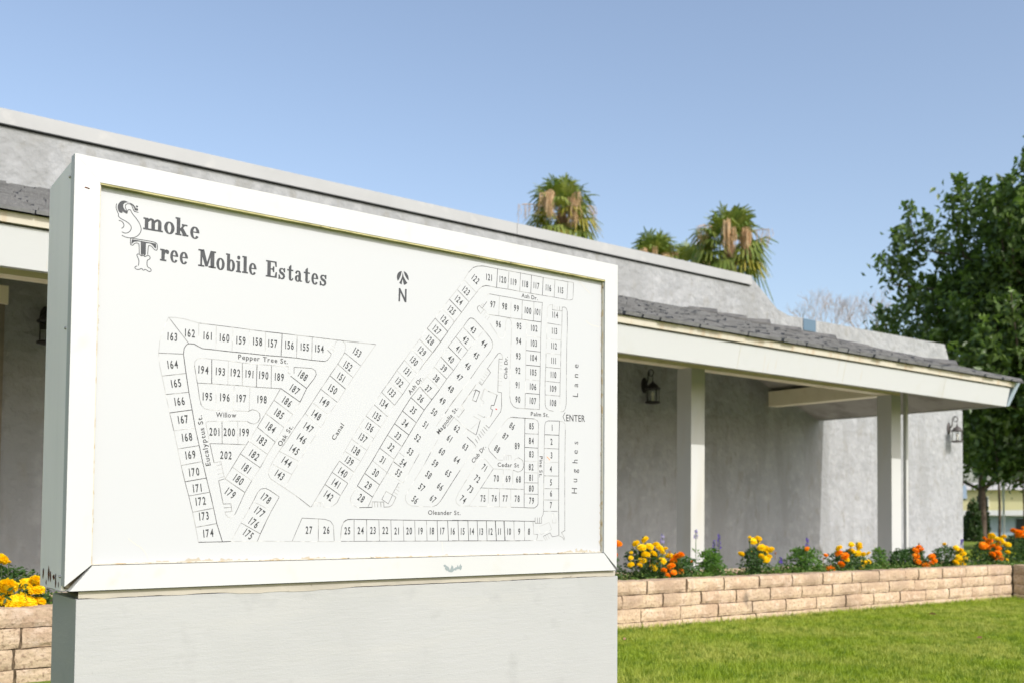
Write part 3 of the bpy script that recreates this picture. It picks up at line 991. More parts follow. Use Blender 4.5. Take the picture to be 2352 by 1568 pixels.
# ---------------------------------------------------------------- wall lanterns
def make_lantern(label, metal, x, z, grp='wall lanterns along the porch'):
    root = empty('wall_lantern', (x, 8.65, z)); tag(root, label, 'lamp', grp)
    b = MB()                               # oval back plate
    n = 20; R = [(.046, 0), (.046, .012), (.03, .022), (.0, .026)]
    vs = []
    for r, d in R: vs += [(r*math.cos(2*math.pi*j/n), -d, 2.05*r*math.sin(2*math.pi*j/n)) for j in range(n)]
    fs_ = [(i*n+j, i*n+(j+1) % n, (i+1)*n+(j+1) % n, (i+1)*n+j) for i in range(len(R)-1) for j in range(n)]
    b.add(vs, fs_); b.build('back_plate', metal, root, loc=(0, 0, .22))
    Y0 = -.145
    a = MB()                               # scrolled arm
    cy, cz, r = -.112, .355, .044
    pts = [(0, -.012, .225), (0, -.04, .232), (0, -.06, .265), (0, -.067, .31)]
    for i in range(30):
        t = math.radians(15*i); rr = r*(1 - max(0, i-12)*.035); pts.append((0, cy + rr*math.cos(t), cz + rr*math.sin(t)))
    a.tube(pts, [.0085]*4 + [.0075]*14 + [.006]*16, 7)
    a.tube([(0, -.146, .33), (0, Y0, .30), (0, Y0, .25)], .006, 6)
    a.build('scroll_arm', metal, root, True)
    t = MB(); t.lathe([(.0, .262), (.012, .258), (.014, .245), (.03, .235), (.055, .215), (.072, .19), (.076, .178)], 18, (0, Y0, 0))
    t.build('hood', metal, root, True)
    t = MB(); t.lathe([(.0, .180), (.092, .180), (.095, .172), (.09, .165), (.0, .165)], 18, (0, Y0, 0)); t.build('top_rim', metal, root)
    t = MB(); t.lathe([(.0, .018), (.078, .018), (.09, .012), (.092, 0), (.06, -.008), (.0, -.01)], 18, (0, Y0, 0)); t.build('base_rim', metal, root)
    for j in range(6):
        an = math.pi*2*j/6 + .35; cx_, cy_ = .076*math.cos(an), Y0 + .076*math.sin(an)
        r_ = MB(); r_.tube([(cx_, cy_, .016), (cx_, cy_, .167)], .0045, 6); r_.build('cage_bar', metal, root)
    t = MB(); t.lathe([(.066, .02), (.066, .164)], 18, (0, Y0, 0)); t.build('glass_cylinder', M['glass'], root, True)
    t = MB(); t.lathe([(.0, .02), (.013, .02), (.013, .075), (.008, .08), (.018, .095), (.019, .108), (.010, .13), (.0, .14)], 12, (0, Y0, 0)); t.build('candle_bulb', M['candle'], root, True)
    return root
make_lantern('black scrolled carriage lantern on the shaded wall just left of the nearer visible porch post', M['iron'], 8.377, 2.12)
make_lantern('bronze scrolled lantern on the sunlit wall at the right end of the building', M['bronze'], 14.99, 2.00)
make_lantern('black lantern on the shaded wall half hidden behind the left edge of the sign', M['iron'], 1.797, 2.10)

# ---------------------------------------------------------------- sign
SW, SH = 1.852, 1.0945
sign = empty('map_sign', (.6162, 2.67, .615)); sign.rotation_euler = (-.0011, -.0034, .0065)
tag(sign, 'big white framed map board of the mobile home park on a grey painted base', 'sign')
X0, X1, Z0, Z1 = .062, 1.791, .0635, 1.032     # opening
fm = .0012
def fpiece(poly): f = MB(); f.prism(poly, 'y', 0, .036); o = f.build('frame_rail', M['sign_white'], sign); bev(o, .0006); return o
def bev(o, w_):
    m_ = o.modifiers.new('bevel', 'BEVEL'); m_.width = w_*.4; m_.segments = 2; m_.limit_method = 'ANGLE'
fpiece([(0, SH), (X0, Z1), (X1, Z1), (SW, SH)][::-1])
fpiece([(.012, .0), (SW-.004, .0), (X1-.0005, Z0-.0015), (X0+.003, Z0-.0015)][::-1])
fpiece([(0, SH-.0001), (0, .012), (X0, Z0+.0005), (X0, Z1-.0001)])
fpiece([(SW, SH-.0001), (X1, Z1-.0001), (X1, Z0+.001), (SW, .009)])
rv = MB()     # weathered lining of the opening; top bead coloured as a shaded underside
rv.box(X0, X1, .0015, .0175, Z1-.0045, Z1-.0004)
rv.build('top_bead', M['reveal'], sign)
rv = MB(); rv.box(X0+.0003, X0+.003, .0035, .0175, Z0, Z1-.005); rv.box(X1-.0025, X1-.0003, .009, .0175, Z0, Z1-.005); rv.box(X0+.003, X1-.003, .010, .0175, Z0+.0003, Z0+.003)
rv.build('side_bead', mat('grimy_bead', (.50, .48, .41), .7, .2, noise=[(35, (.42, .33, .2), .52, .62), (60, (.12, .11, .08), .64, .7)]), sign)
bk = MB(); bk.box(.006, SW-.004, .03, .034, .004, SH-.006)
bk.build('frame_backing', M['gap'], sign)
bd = MB()     # cabinet behind the frame: its top falls back a little
bd.prism([(.0365, 0), (.262, 0), (.262, 1.072), (.0365, 1.0835)], 'x', .0005, SW-.001)
bo = bd.build('cabinet', M['sign_side'], sign)
bf = MB(); bf.box(.004, SW-.004, .2625, .268, .004, 1.055); bf.build('back_panel', M['dark_gap'], sign)
for z, y in ((1.045, .043), (.66, .05), (.035, .045)):
    s = MB(); s.add([], []); n = 10
    s.add([(-.0035*(1 if i else 1), y+.0045*math.cos(2*math.pi*j/n)*(1-.35*i), z+.0045*math.sin(2*math.pi*j/n)*(1-.35*i)) if i else (.0, y+.0045*math.cos(2*math.pi*j/n), z+.0045*math.sin(2*math.pi*j/n)) for i in range(2) for j in range(n)],
          [(j, (j+1) % n, (j+1) % n+n, j+n) for j in range(n)] + [tuple(range(n, 2*n))])
    s.build('screw', M['screw'], bo)
random.seed(4)
for y, z, w_, h_ in ((.225, .034, .008, .016), (.165, .036, .009, .022), (.145, .030, .007, .018), (.11, .03, .012, .009), (.09, .022, .007, .018), (.06, .014, .004, .012), (.19, .012, .004, .01)):
    ru = MB(); pts = [(y+w_*random.uniform(.5, 1.1)*math.cos(t), z+h_*random.uniform(.5, 1.1)*math.sin(t)) for t in [2*math.pi*i/9 for i in range(9)]]
    ru.add([(-.0006, a, b) for a, b in pts], [tuple(range(9))]); ru.build('rust_spot', M['rust'], bo)
for x, z, w_, h_ in ((.0285, 1.012, .0055, .0022), (.034, 1.011, .003, .0018)):
    ru = MB(); ru.add([(x+w_*math.cos(t)*random.uniform(.6, 1.1), -.0006, z+h_*math.sin(t)*random.uniform(.6, 1.1)) for t in [2*math.pi*i/8 for i in range(8)]], [tuple(range(8))]); ru.build('rust_spot', M['rust'], sign)
# panel: grime along its edges is part of its paint
pm = mat('panel_white', (.445, .456, .478), .4, .3)
nt = pm.node_tree; b = nt.nodes["Principled BSDF"]; tc = nt.nodes.new("ShaderNodeTexCoord"); sp = nt.nodes.new("ShaderNodeSeparateXYZ"); nt.links.new(tc.outputs["Object"], sp.inputs[0])
def mth(op, a, b_=None, c_=None):
    n = nt.nodes.new("ShaderNodeMath"); n.operation = op
    for i, v_ in enumerate((a, b_, c_)):
        if v_ is None: continue
        if isinstance(v_, (int, float)): n.inputs[i].default_value = v_
        else: nt.links.new(v_, n.inputs[i])
    return n.outputs[0]
dl = mth('SUBTRACT', sp.outputs[0], X0); dr = mth('SUBTRACT', X1, sp.outputs[0]); db = mth('SUBTRACT', sp.outputs[2], Z0); dt = mth('SUBTRACT', Z1, sp.outputs[2])
dm = mth('MINIMUM', mth('MINIMUM', dl, dr), mth('MINIMUM', db, mth('ADD', dt, .002)))
nz = nt.nodes.new("ShaderNodeTexNoise"); nz.inputs["Scale"].default_value = 55; nz.inputs["Detail"].default_value = 6; nt.links.new(tc.outputs["Object"], nz.inputs["Vector"])
nz2 = nt.nodes.new("ShaderNodeTexNoise"); nz2.inputs["Scale"].default_value = 5; nt.links.new(tc.outputs["Object"], nz2.inputs["Vector"])
reach = mth('MULTIPLY', mth('SUBTRACT', mth('MULTIPLY', nz.outputs[0], nz2.outputs[0]), .215), .06)
mr = nt.nodes.new("ShaderNodeMapRange"); nt.links.new(mth('SUBTRACT', reach, dm), mr.inputs[0]); mr.inputs[1].default_value = -.0008; mr.inputs[2].default_value = .0012
mx = nt.nodes.new("ShaderNodeMix"); mx.data_type = 'RGBA'; nt.links.new(mr.outputs[0], mx.inputs[0]); mx.inputs[6].default_value = (.445, .456, .478, 1); mx.inputs[7].default_value = (.38, .34, .27, 1)
nt.links.new(mx.outputs[2], b.inputs["Base Color"])
pn = MB(); pn.add([(X0-.002, .0172, Z0-.002), (X1+.002, .0172, Z0-.002), (X1+.002, .0172, Z1+.002), (X0-.002, .0172, Z1+.002)], [(0, 1, 2, 3)])
pn.add([(X0-.002, .022, Z0-.002), (X1+.002, .022, Z0-.002), (X1+.002, .022, Z1+.002), (X0-.002, .022, Z1+.002)], [(3, 2, 1, 0)])
panel_mats = [pm]; panel_mi = [0]*len(pn.f)
class PanelInk:
    pass
panel = PanelInk()
PY = .0169
def pts2(s, f=1e-4): v_ = [float(t)*f for t in s.split()]; return list(zip(v_[::2], v_[1::2]))
class Ink(MB):
    k = 0
    def build(s, name, m, parent=None, **kw):      # print on the panel is surface pattern: it goes into the panel's own mesh
        if parent is not panel: return MB.build(s, name, m, parent, **kw)
        if m not in panel_mats: panel_mats.append(m)
        pn.add(s.v, s.f); panel_mi.extend([panel_mats.index(m)]*len(s.f))
    def dep(s): s.k = (s.k+1) % 12; return PY - .00001*s.k
    def line(s, pts, w_):
        ws = w_ if isinstance(w_, (list, tuple)) else [w_]*len(pts)
        y = s.dep(); P = [Vector(p) for p in pts]; L_, R2 = [], []
        for i, p in enumerate(P):
            a = (P[i]-P[i-1]).normalized() if i else (P[1]-P[0]).normalized()
            b_ = (P[i+1]-P[i]).normalized() if i < len(P)-1 else a
            t = a+b_; t = t.normalized() if t.length > .3 else a
            nn = Vector((-t.y, t.x)); sc = 1/max(.6, nn.dot(Vector((-a.y, a.x))))
            L_.append(p+nn*ws[i]*.5*sc); R2.append(p-nn*ws[i]*.5*sc)
        n = len(P)
        s.add([(q.x, y, q.y) for q in R2]+[(q.x, y, q.y) for q in L_], [(i, i+1, n+i+1, n+i) for i in range(n-1)])
    def fill(s, pts):
        from mathutils.geometry import tessellate_polygon
        y = s.dep(); tr = tessellate_polygon([[Vector((a, b_, 0)) for a, b_ in pts]])
        out = []
        for t in tr:
            p = [pts[i] for i in t]; ar = (p[1][0]-p[0][0])*(p[2][1]-p[0][1])-(p[2][0]-p[0][0])*(p[1][1]-p[0][1])
            out.append(t if ar > 0 else t[::-1])
        s.add([(a, y, b_) for a, b_ in pts], out)
def smooth_pts(p, it=2):
    for _ in range(it):
        q = [p[0]]
        for a, b_ in zip(p, p[1:]):
            q += [(a[0]*.75+b_[0]*.25, a[1]*.75+b_[1]*.25), (a[0]*.25+b_[0]*.75, a[1]*.25+b_[1]*.75)]
        q.append(p[-1]); p = q
    return p
inks = {0: Ink(), 1: Ink(), 2: Ink()}
for row in MAP_LINES.split('\n'):
    w_, rest = row.split(' ', 1); w_ = int(w_); inks[w_].line(pts2(rest), (.0015, .0018, .0021)[w_])
for w_, nm in ((0, 'worn_map_lines'), (1, 'map_lines'), (2, 'dark_map_lines')):
    inks[w_].build(nm, M['line%d' % w_], panel)

# lettering in Blender's built-in face, narrowed
_cache = {}
def char(c, off=0.0):
    if (c, off) not in _cache:
        cu = bpy.data.curves.new('glyph', 'FONT'); cu.body = c; cu.size = 1; cu.offset = off; cu.resolution_u = 3
        o = bpy.data.objects.new('glyph', cu); col.objects.link(o); dg = bpy.context.evaluated_depsgraph_get(); dg.update()
        me = bpy.data.meshes.new_from_object(o.evaluated_get(dg))
        vs = [(v_.co.x, v_.co.y) for v_ in me.vertices]; fs_ = [tuple(p.vertices) for p in me.polygons]
        bpy.data.objects.remove(o); bpy.data.curves.remove(cu); bpy.data.meshes.remove(me)
        _cache[(c, off)] = (vs, fs_)
    return _cache[(c, off)]
CAPH = max(y for _, y in char('E')[0])
def text(ink, s, cx, cz, ang, cap, width=None, squeeze=.72, gap=.09, off=0.012, space=.33, mono=False):
    k_ = cap/CAPH; x = 0; parts = []
    for ch in s:
        if ch == ' ': x += space; continue
        vs, fs_ = char(ch, off); x0 = min(v_[0] for v_ in vs); x1 = max(v_[0] for v_ in vs)
        if parts and ch == '1' and mono: x += .10
        parts.append((ch, x-x0, vs, fs_)); x += (x1-x0)+gap+(.07 if ch == '1' and mono else 0)
    total = x-gap
    kx = width/total if width else k_*squeeze
    c_, s_ = math.cos(math.radians(ang)), math.sin(math.radians(ang)); y = ink.dep()
    for ch, dx, vs, fs_ in parts:
        out = []
        for vx, vy in vs:
            a = (vx+dx-total/2)*kx; b_ = (vy-CAPH/2)*k_; out.append((cx+a*c_-b_*s_, y, cz+a*s_+b_*c_))
        ink.add(out, fs_)
num = Ink()
for row in LOTS.split('\n'):
    s, a, b_, g_ = row.split(); text(num, s, int(a)*1e-4, int(b_)*1e-4, int(g_)*.1, .0204, squeeze=.60, gap=.18, off=.020, mono=True)
num.build('lot_numbers', M['ink'], panel)
st = Ink()
for s, a, b_, g_, w_, k2 in STREETS:
    if k2 == 1: text(st, s, a, b_, g_, .0132, w_, gap=.12, off=.012)
    elif k2 == 2: text(st, s, a, b_, g_, .0262 if s == 'Lane' else .025, w_, gap=.95 if s == 'Lane' else .85, off=.0) if False else None
    else: text(st, s, a, b_, g_, .0225, w_, gap=.12, off=.012)
def spaced(s, a, b_, g_, w_, cap, sq):
    vs_ = [char(c)[0] for c in s]; wd = [(max(v_[0] for v_ in q_)-min(v_[0] for v_ in q_))*cap/CAPH*sq for q_ in vs_]
    gp = (w_-sum(wd))/(len(s)-1); x = -w_/2; c_, s_ = math.cos(math.radians(g_)), math.sin(math.radians(g_))
    base = -cap/2
    for ch, q_, wdt in zip(s, vs_, wd):
        x0 = min(v_[0] for v_ in q_); y = st.dep()
        st.add([(a+((v_[0]-x0)*cap/CAPH*sq+x)*c_-(v_[1]*cap/CAPH+base)*s_, y, b_+((v_[0]-x0)*cap/CAPH*sq+x)*s_+(v_[1]*cap/CAPH+base)*c_) for v_ in q_], char(ch)[1]); x += wdt+gp
for s, a, b_, g_, w_, k2 in STREETS:
    if k2 == 2: spaced(s, a, b_, g_, w_, .0235, .95)
st.build('street_names', M['street_ink'], panel)

# slab-serif title letters, drawn from strokes in a box: x 0..w, baseline 0, x-height 1, capitals 1.47
def arc(cx, cz, rx, rz, tx, tz, a0=0, a1=360, n=28):
    P = []
    for i in range(n+1):
        t = math.radians(a0+(a1-a0)*i/n); P.append(((cx+rx*math.cos(t), cz+rz*math.sin(t)), (cx+(rx-tx)*math.cos(t), cz+(rz-tz)*math.sin(t))))
    return ('arc', P)
def R(x0, x1, z0, z1): return ('f', [(x0, z0), (x1, z0), (x1, z1), (x0, z1)])
def S_(pts, ws): return ('s', pts, ws)
G = {
 'm': (2.0, [R(.16,.46,0,1), R(.86,1.16,0,.8), R(1.56,1.86,0,.8), R(0,.62,0,.14), R(.7,1.32,0,.14), R(1.4,2.02,0,.14), R(0,.46,.86,1.0),
       S_([(.44,.70),(.58,.86),(.78,.94),(.94,.88),(1.01,.74)],[.10,.16,.17,.22,.29]), S_([(1.14,.70),(1.28,.86),(1.48,.94),(1.64,.88),(1.71,.74)],[.10,.16,.17,.22,.29])]),
 'o': (1.0, [arc(.5,.5,.5,.53,.27,.11)]),
 'e': (.96, [arc(.5,.5,.48,.53,.26,.11,8,325), R(.24,.97,.5,.6)]),
 'r': (.95, [R(.16,.46,0,1), R(0,.66,0,.14), R(0,.46,.86,1), S_([(.42,.55),(.52,.78),(.66,.92),(.80,.93)],[.08,.12,.15,.14]), arc(.81,.80,.15,.17,.15,.17)]),
 'k': (1.3, [R(.14,.44,0,1.5), R(0,.58,0,.14), R(0,.44,1.36,1.5), S_([(.42,.42),(.92,.93)],[.12,.12]), R(.68,1.2,.86,1.0), S_([(.62,.60),(1.04,.06)],[.30,.30]), R(.74,1.32,0,.14)]),
 'M': (1.75, [R(.22,.34,0,1.47), R(1.28,1.62,0,1.47), S_([(.36,1.44),(.86,.08)],[.36,.22]), S_([(.86,.08),(1.34,1.44)],[.12,.12]), R(0,.58,0,.14), R(1.08,1.78,0,.14), R(0,.42,1.33,1.47), R(1.3,1.78,1.33,1.47)]),
 'b': (1.05, [R(.14,.42,0,1.5), R(0,.42,1.36,1.5), arc(.62,.5,.43,.53,.25,.11)]),
 'i': (.62, [R(.16,.46,0,1), R(0,.62,0,.14), R(0,.46,.86,1), arc(.31,1.3,.17,.17,.17,.17)]),
 'l': (.62, [R(.16,.46,0,1.5), R(0,.62,0,.14), R(0,.46,1.36,1.5)]),
 'E': (1.3, [R(.18,.52,0,1.47), R(0,1.22,1.34,1.47), R(0,1.26,0,.13), ('f', [(1.22,1.47),(1.06,1.4),(1.16,.98),(1.26,.98)][::-1]), ('f', [(1.26,0),(1.3,.52),(1.2,.52),(1.06,.08)]), R(.5,.86,.69,.80), ('f', [(.76,.745),(.87,.48),(.96,.48),(.96,1.0),(.87,1.0)])]),
 's': (.85, [S_([(.72,.72),(.66,.88),(.46,.96),(.24,.90),(.17,.74),(.25,.60),(.45,.52),(.64,.42),(.71,.27),(.62,.11),(.42,.03),(.2,.10),(.11,.28)],[.06,.10,.11,.15,.20,.22,.24,.22,.20,.15,.11,.10,.06]), R(.70,.80,.64,1.02), R(.04,.13,-.02,.38)]),
 't': (.9, [R(.26,.55,.2,1.2), ('f', [(.26,1.2),(.55,1.2),(.55,1.42)]), R(.02,.84,.86,1.0), S_([(.405,.25),(.44,.10),(.58,.04),(.74,.08),(.84,.26)],[.29,.24,.14,.10,.06])]),
 'a': (1.08, [arc(.40,.27,.38,.30,.24,.09), R(.56,.84,.1,.72), S_([(.14,.70),(.22,.87),(.44,.96),(.64,.89),(.70,.70)],[.2,.16,.10,.17,.28]), S_([(.74,.15),(.86,.06),(1.02,.10)],[.2,.12,.08])]),
}
tt = Ink()
for ch, xa, xb, zb in [(c_, a+d_, b_+d_, z_) for c_, a, b_, z_ in TITLE for d_ in (-.0010, .0010)]:
    wd, parts = G[ch]; kx = (xb-xa)/wd; kz = .0318; B_ = lambda p: (xa+p[0]*kx, zb+p[1]*kz)
    for p in parts:
        if p[0] == 'f': tt.fill([B_(q_) for q_ in p[1]])
        elif p[0] == 'arc':
            y = tt.dep(); o_ = [B_(q_[0]) for q_ in p[1]]; i_ = [B_(q_[1]) for q_ in p[1]]; n = len(o_)
            tt.add([(q_[0], y, q_[1]) for q_ in i_]+[(q_[0], y, q_[1]) for q_ in o_], [(j+1, j, n+j, n+j+1) for j in range(n-1)])
        else:   # stroke with varying width, in letter units
            P = [Vector(q_) for q_ in p[1]]; L_, R2 = [], []
            for i, q_ in enumerate(P):
                t = (P[min(i+1, len(P)-1)]-P[max(i-1, 0)]).normalized(); nn = Vector((-t.y, t.x)); L_.append(q_+nn*p[2][i]/2); R2.append(q_-nn*p[2][i]/2)
            y = tt.dep(); n = len(P); L_ = [B_(q_) for q_ in L_]; R2 = [B_(q_) for q_ in R2]
            tt.add([(q_[0], y, q_[1]) for q_ in R2]+[(q_[0], y, q_[1]) for q_ in L_], [(i, i+1, n+i+1, n+i) for i in range(n-1)])
for i, row in enumerate(FILLS.split('\n')):
    if i < 5: tt.fill(pts2(row))
for i, row in enumerate(FLOURISH.split('\n')):
    tt.line(smooth_pts(pts2(row), 1), .0019)
tt.build('title_lettering', M['title_ink'], panel)
na = Ink()
for i, row in enumerate(FILLS.split('\n')):
    if i >= 5: na.fill(pts2(row))
na.build('north_arrow', M['title_ink'], panel)
s_ = Ink(); s_.fill(pts2(RED)); s_.build('red_speck', M['red'], panel)
s_ = Ink(); s_.fill(pts2(ORANGE)); s_.build('orange_speck', M['orange_speck'], panel)
s_ = Ink()
for row in STAINS.split('\n'): s_.line(smooth_pts(pts2(row)), .0014)
s_.build('drip_stain', M['stain'], panel)
s_ = Ink(); s_.fill(pts2(CHIP))
s_.v = [(x, -.0005, z) for x, y, z in s_.v]; s_.build('paint_chip', M['chip'], sign)
pm_me = bpy.data.meshes.new('map_panel'); pm_me.from_pydata(pn.v, [], pn.f)
for m_ in panel_mats: pm_me.materials.append(m_)
pm_me.polygons.foreach_set('material_index', panel_mi)
link('map_panel', pm_me, sign)
# base
bs = MB(); bs.box(.0315, 1.870, .014, .255, -.63, -.022)
base = bs.build('base', M['base'], sign); bev(base, .003)
nt = M['base'].node_tree; bb = nt.nodes["Principled BSDF"]; tc = nt.nodes.new("ShaderNodeTexCoord"); mp = nt.nodes.new("ShaderNodeMapping"); mp.inputs["Scale"].default_value = (.35, .8, 2.4); mp.inputs["Rotation"].default_value = (0, math.radians(-3), 0)
nt.links.new(tc.outputs["Object"], mp.inputs[0]); n1 = nt.nodes.new("ShaderNodeTexNoise"); n1.inputs["Scale"].default_value = 45; n1.inputs["Detail"].default_value = 8; n1.inputs["Roughness"].default_value = .65
nt.links.new(mp.outputs[0], n1.inputs["Vector"]); n2 = nt.nodes.new("ShaderNodeTexNoise"); n2.inputs["Scale"].default_value = 160; nt.links.new(tc.outputs["Object"], n2.inputs["Vector"])
ad = nt.nodes.new("ShaderNodeMath"); ad.operation = 'MULTIPLY_ADD'; nt.links.new(n2.outputs[0], ad.inputs[0]); ad.inputs[1].default_value = .25; nt.links.new(n1.outputs[0], ad.inputs[2])
bp = nt.nodes.new("ShaderNodeBump"); bp.inputs["Strength"].default_value = .35; bp.inputs["Distance"].default_value = .003; nt.links.new(ad.outputs[0], bp.inputs["Height"]); nt.links.new(bp.outputs[0], bb.inputs["Normal"])
dbn = MB(); rs = random.Random(2)
xs = [.036+i*.02 for i in range(93)]; xs = [x for x in xs if x < 1.866]
zlow = []; z_ = -.020
for x in xs: z_ = min(-.0195, max(-.026, z_ + rs.uniform(-.002, .002))); zlow.append(z_)
n = len(xs); yv = [.0126]*n
dbn.add([(x, .0125, z) for x, z in zip(xs, zlow)] + [(x, .0125, -.0025) for x in xs] + [(x, .2, -.0025) for x in xs] + [(x, .02, z) for x, z in zip(xs, zlow)],
        [(i, i+1, n+i+1, n+i) for i in range(n-1)] + [(n+i, n+i+1, 2*n+i+1, 2*n+i) for i in range(n-1)] + [(3*n+i+1, 3*n+i, 2*n+i, 2*n+i+1) for i in range(n-1)])
dbn.build('caulk_strip', M['dirt_band'], sign)

# ---------------------------------------------------------------- planter
pl = empty('planter_wall', (5, 5.2, 0)); tag(pl, 'low tan slump block planter wall holding the marigold bed', 'planter')
def pb(mb, name, m, parent=pl):
    o = mb.build(name, m); o.parent = parent; o.matrix_parent_inverse = Matrix.Translation((-5, -5.2, 0)); return o
rs = random.Random(8)
def block(mb, x0, x1, z0, z1, y, th, axis='x'):
    """a slump block: bulging, uneven front face"""
    nx, nz = 7, 4; g_ = []; bul = rs.uniform(.001, .005); ph = rs.uniform(0, 6); tilt = rs.uniform(-.006, .006)
    for j in range(nz+1):
        for i in range(nx+1):
            u, v_ = i/nx, j/nz; ed = min(u, 1-u)*nx; ez = min(v_, 1-v_)*nz
            d = -bul*(math.sin(math.pi*v_))**.6 - .003*math.sin(u*5+ph) + rs.uniform(-.002, .002) + tilt*(u-.5) + (.003 if ed == 0 else 0) + (.002 if ez == 0 else 0) + (rs.uniform(0, .005) if j == 0 else 0)
            zz = z0+(z1-z0)*v_ + (rs.uniform(-.003, .003) if j in (0, nz) else 0); xx = x0+(x1-x0)*u + (rs.uniform(-.003, .003) if i in (0, nx) else 0)
            g_.append((xx, y+d, zz) if axis == 'x' else (y+d, xx, zz))
    W = nx+1; f = [(j*W+i, j*W+i+1, (j+1)*W+i+1, (j+1)*W+i) for j in range(nz) for i in range(nx)]
    bk_ = [((p[0], y+th, p[2]) if axis == 'x' else (y+th, p[1], p[2])) for p in g_]; N = len(g_)
    bnd = [i for i in range(W)] + [j*W+nx for j in range(1, nz+1)] + [nz*W+i for i in range(nx-1, -1, -1)] + [j*W for j in range(nz-1, 0, -1)]
    f += [(bnd[(k+1) % len(bnd)], bnd[k], N+bnd[k], N+bnd[(k+1) % len(bnd)]) for k in range(len(bnd))]
    if axis != 'x': f = [t[::-1] for t in f]
    mb.add(g_+bk_, f)
bl = MB(); H4 = .35; XEND = 10.175
zr = [(-.035, .0605), (.0635, .1575), (.1605, .2545), (.2575, .351)]
for r, (z0, z1) in enumerate(zr):
    x = -3.0 + (.21 if r % 2 else 0) + rs.uniform(-.03, .03)
    while x < XEND-.01:
        wd = rs.choice([.405, .405, .41, .40, .395] + ([.2] if rs.random() < .12 else [])); x1 = min(x+wd, XEND)
        if XEND-x1 < .06: x1 = XEND + rs.uniform(-.004, .006)
        if x1 > .4: block(bl, x+.007, x1-.007, z0, z1-.003, 5.2, .16)
        x = x1
    block(bl, 3.9, 4.35, z0, z1, XEND+.006, .16, 'y'); block(bl, 4.36, 4.76, z0, z1, XEND+.006, .16, 'y'); block(bl, 4.77, 5.19, z0, z1, XEND+.006, .16, 'y')
bo_ = pb(bl, 'blocks', M['block'])
mo = MB(); mo.box(-3, XEND-.004, 5.216, 5.355, 0, .336); mo.box(XEND+.016, XEND+.15, 3.9, 5.355, 0, .336)
pb(mo, 'mortar', M['mortar'])
cpb = MB(); cpb.box(-3, 12, 6.0, 6.12, 0, .345)
pb(cpb, 'rear_curb', M['block'])
so = MB(); nx, ny = 160, 10; vs = []
for j in range(ny+1):
    for i in range(nx+1): vs.append((-3+15*i/nx, 5.34+.67*j/ny, .315+.02*math.sin(i*1.7+j)*math.cos(j*2.1+i*.3)+rs.uniform(-.006, .01)))
so.add(vs, [(j*(nx+1)+i, j*(nx+1)+i+1, (j+1)*(nx+1)+i+1, (j+1)*(nx+1)+i) for j in range(ny) for i in range(nx)])
so.add([(XEND+.14, 3.9, .31), (13, 3.9, .31), (13, 6.0, .31), (XEND+.14, 6.0, .31)], [(0, 1, 2, 3)])
pb(so, 'soil', M['soil'])
# stains at the foot of the wall
mo = MB()
def blot(x, z, w_, h_):
    n = 14; mo.add([(x+w_*math.cos(t)*rs.uniform(.7, 1.1), 5.1835, max(.0, z+h_*math.sin(t)*rs.uniform(.7, 1.1))) for t in [2*math.pi*i/n for i in range(n)]], [tuple(range(n))[::-1]])
# ---------------------------------------------------------------- flowers
def pompom(name, m, seed, n=110):
    r_ = random.Random(seed); b = MB()
    for i in range(n):
        v_ = 1 - (i+.5)/n*1.55; ph = i*2.399963 + r_.uniform(-.15, .15); rr = math.sqrt(max(0, 1-v_*v_))
        d = Vector((rr*math.cos(ph), rr*math.sin(ph), v_*.78+.0)); d.normalize(); c_ = Vector((d.x, d.y, d.z*.72))*r_.uniform(.72, .86)
        t1 = d.cross(Vector((0, 0, 1))); t1 = t1.normalized() if t1.length > .1 else Vector((1, 0, 0)); t2 = d.cross(t1)
        a = r_.uniform(-.7, .7); u = t1*math.cos(a)+t2*math.sin(a); w2 = d.cross(u); s = r_.uniform(.24, .36)
        o1 = d*r_.uniform(.12, .26)
        b.add([c_-w2*s*.55-d*.25, c_+u*s+o1*.6, c_+w2*s*.75+o1*1.2, c_-u*s+o1*.5, c_-d*.15+w2*.1], [(0, 1, 4), (1, 2, 4), (2, 3, 4), (3, 0, 4)])
    b.lathe([(.0, -.5), (.42, -.42), (.70, -.05), (.68, .3), (.4, .52), (.0, .6)], 12)
    me = bpy.data.meshes.new(name); me.from_pydata(b.v, [], b.f); me.materials.append(m); return me
BL = {'y': [pompom('bloom', M['yellow_petal'], s) for s in (1, 2, 3)], 'o': [pompom('bloom', M['orange_petal'], s) for s in (4, 5, 6)], 'g': [pompom('bloom', M['yellow_deep'], s) for s in (7, 8)]}
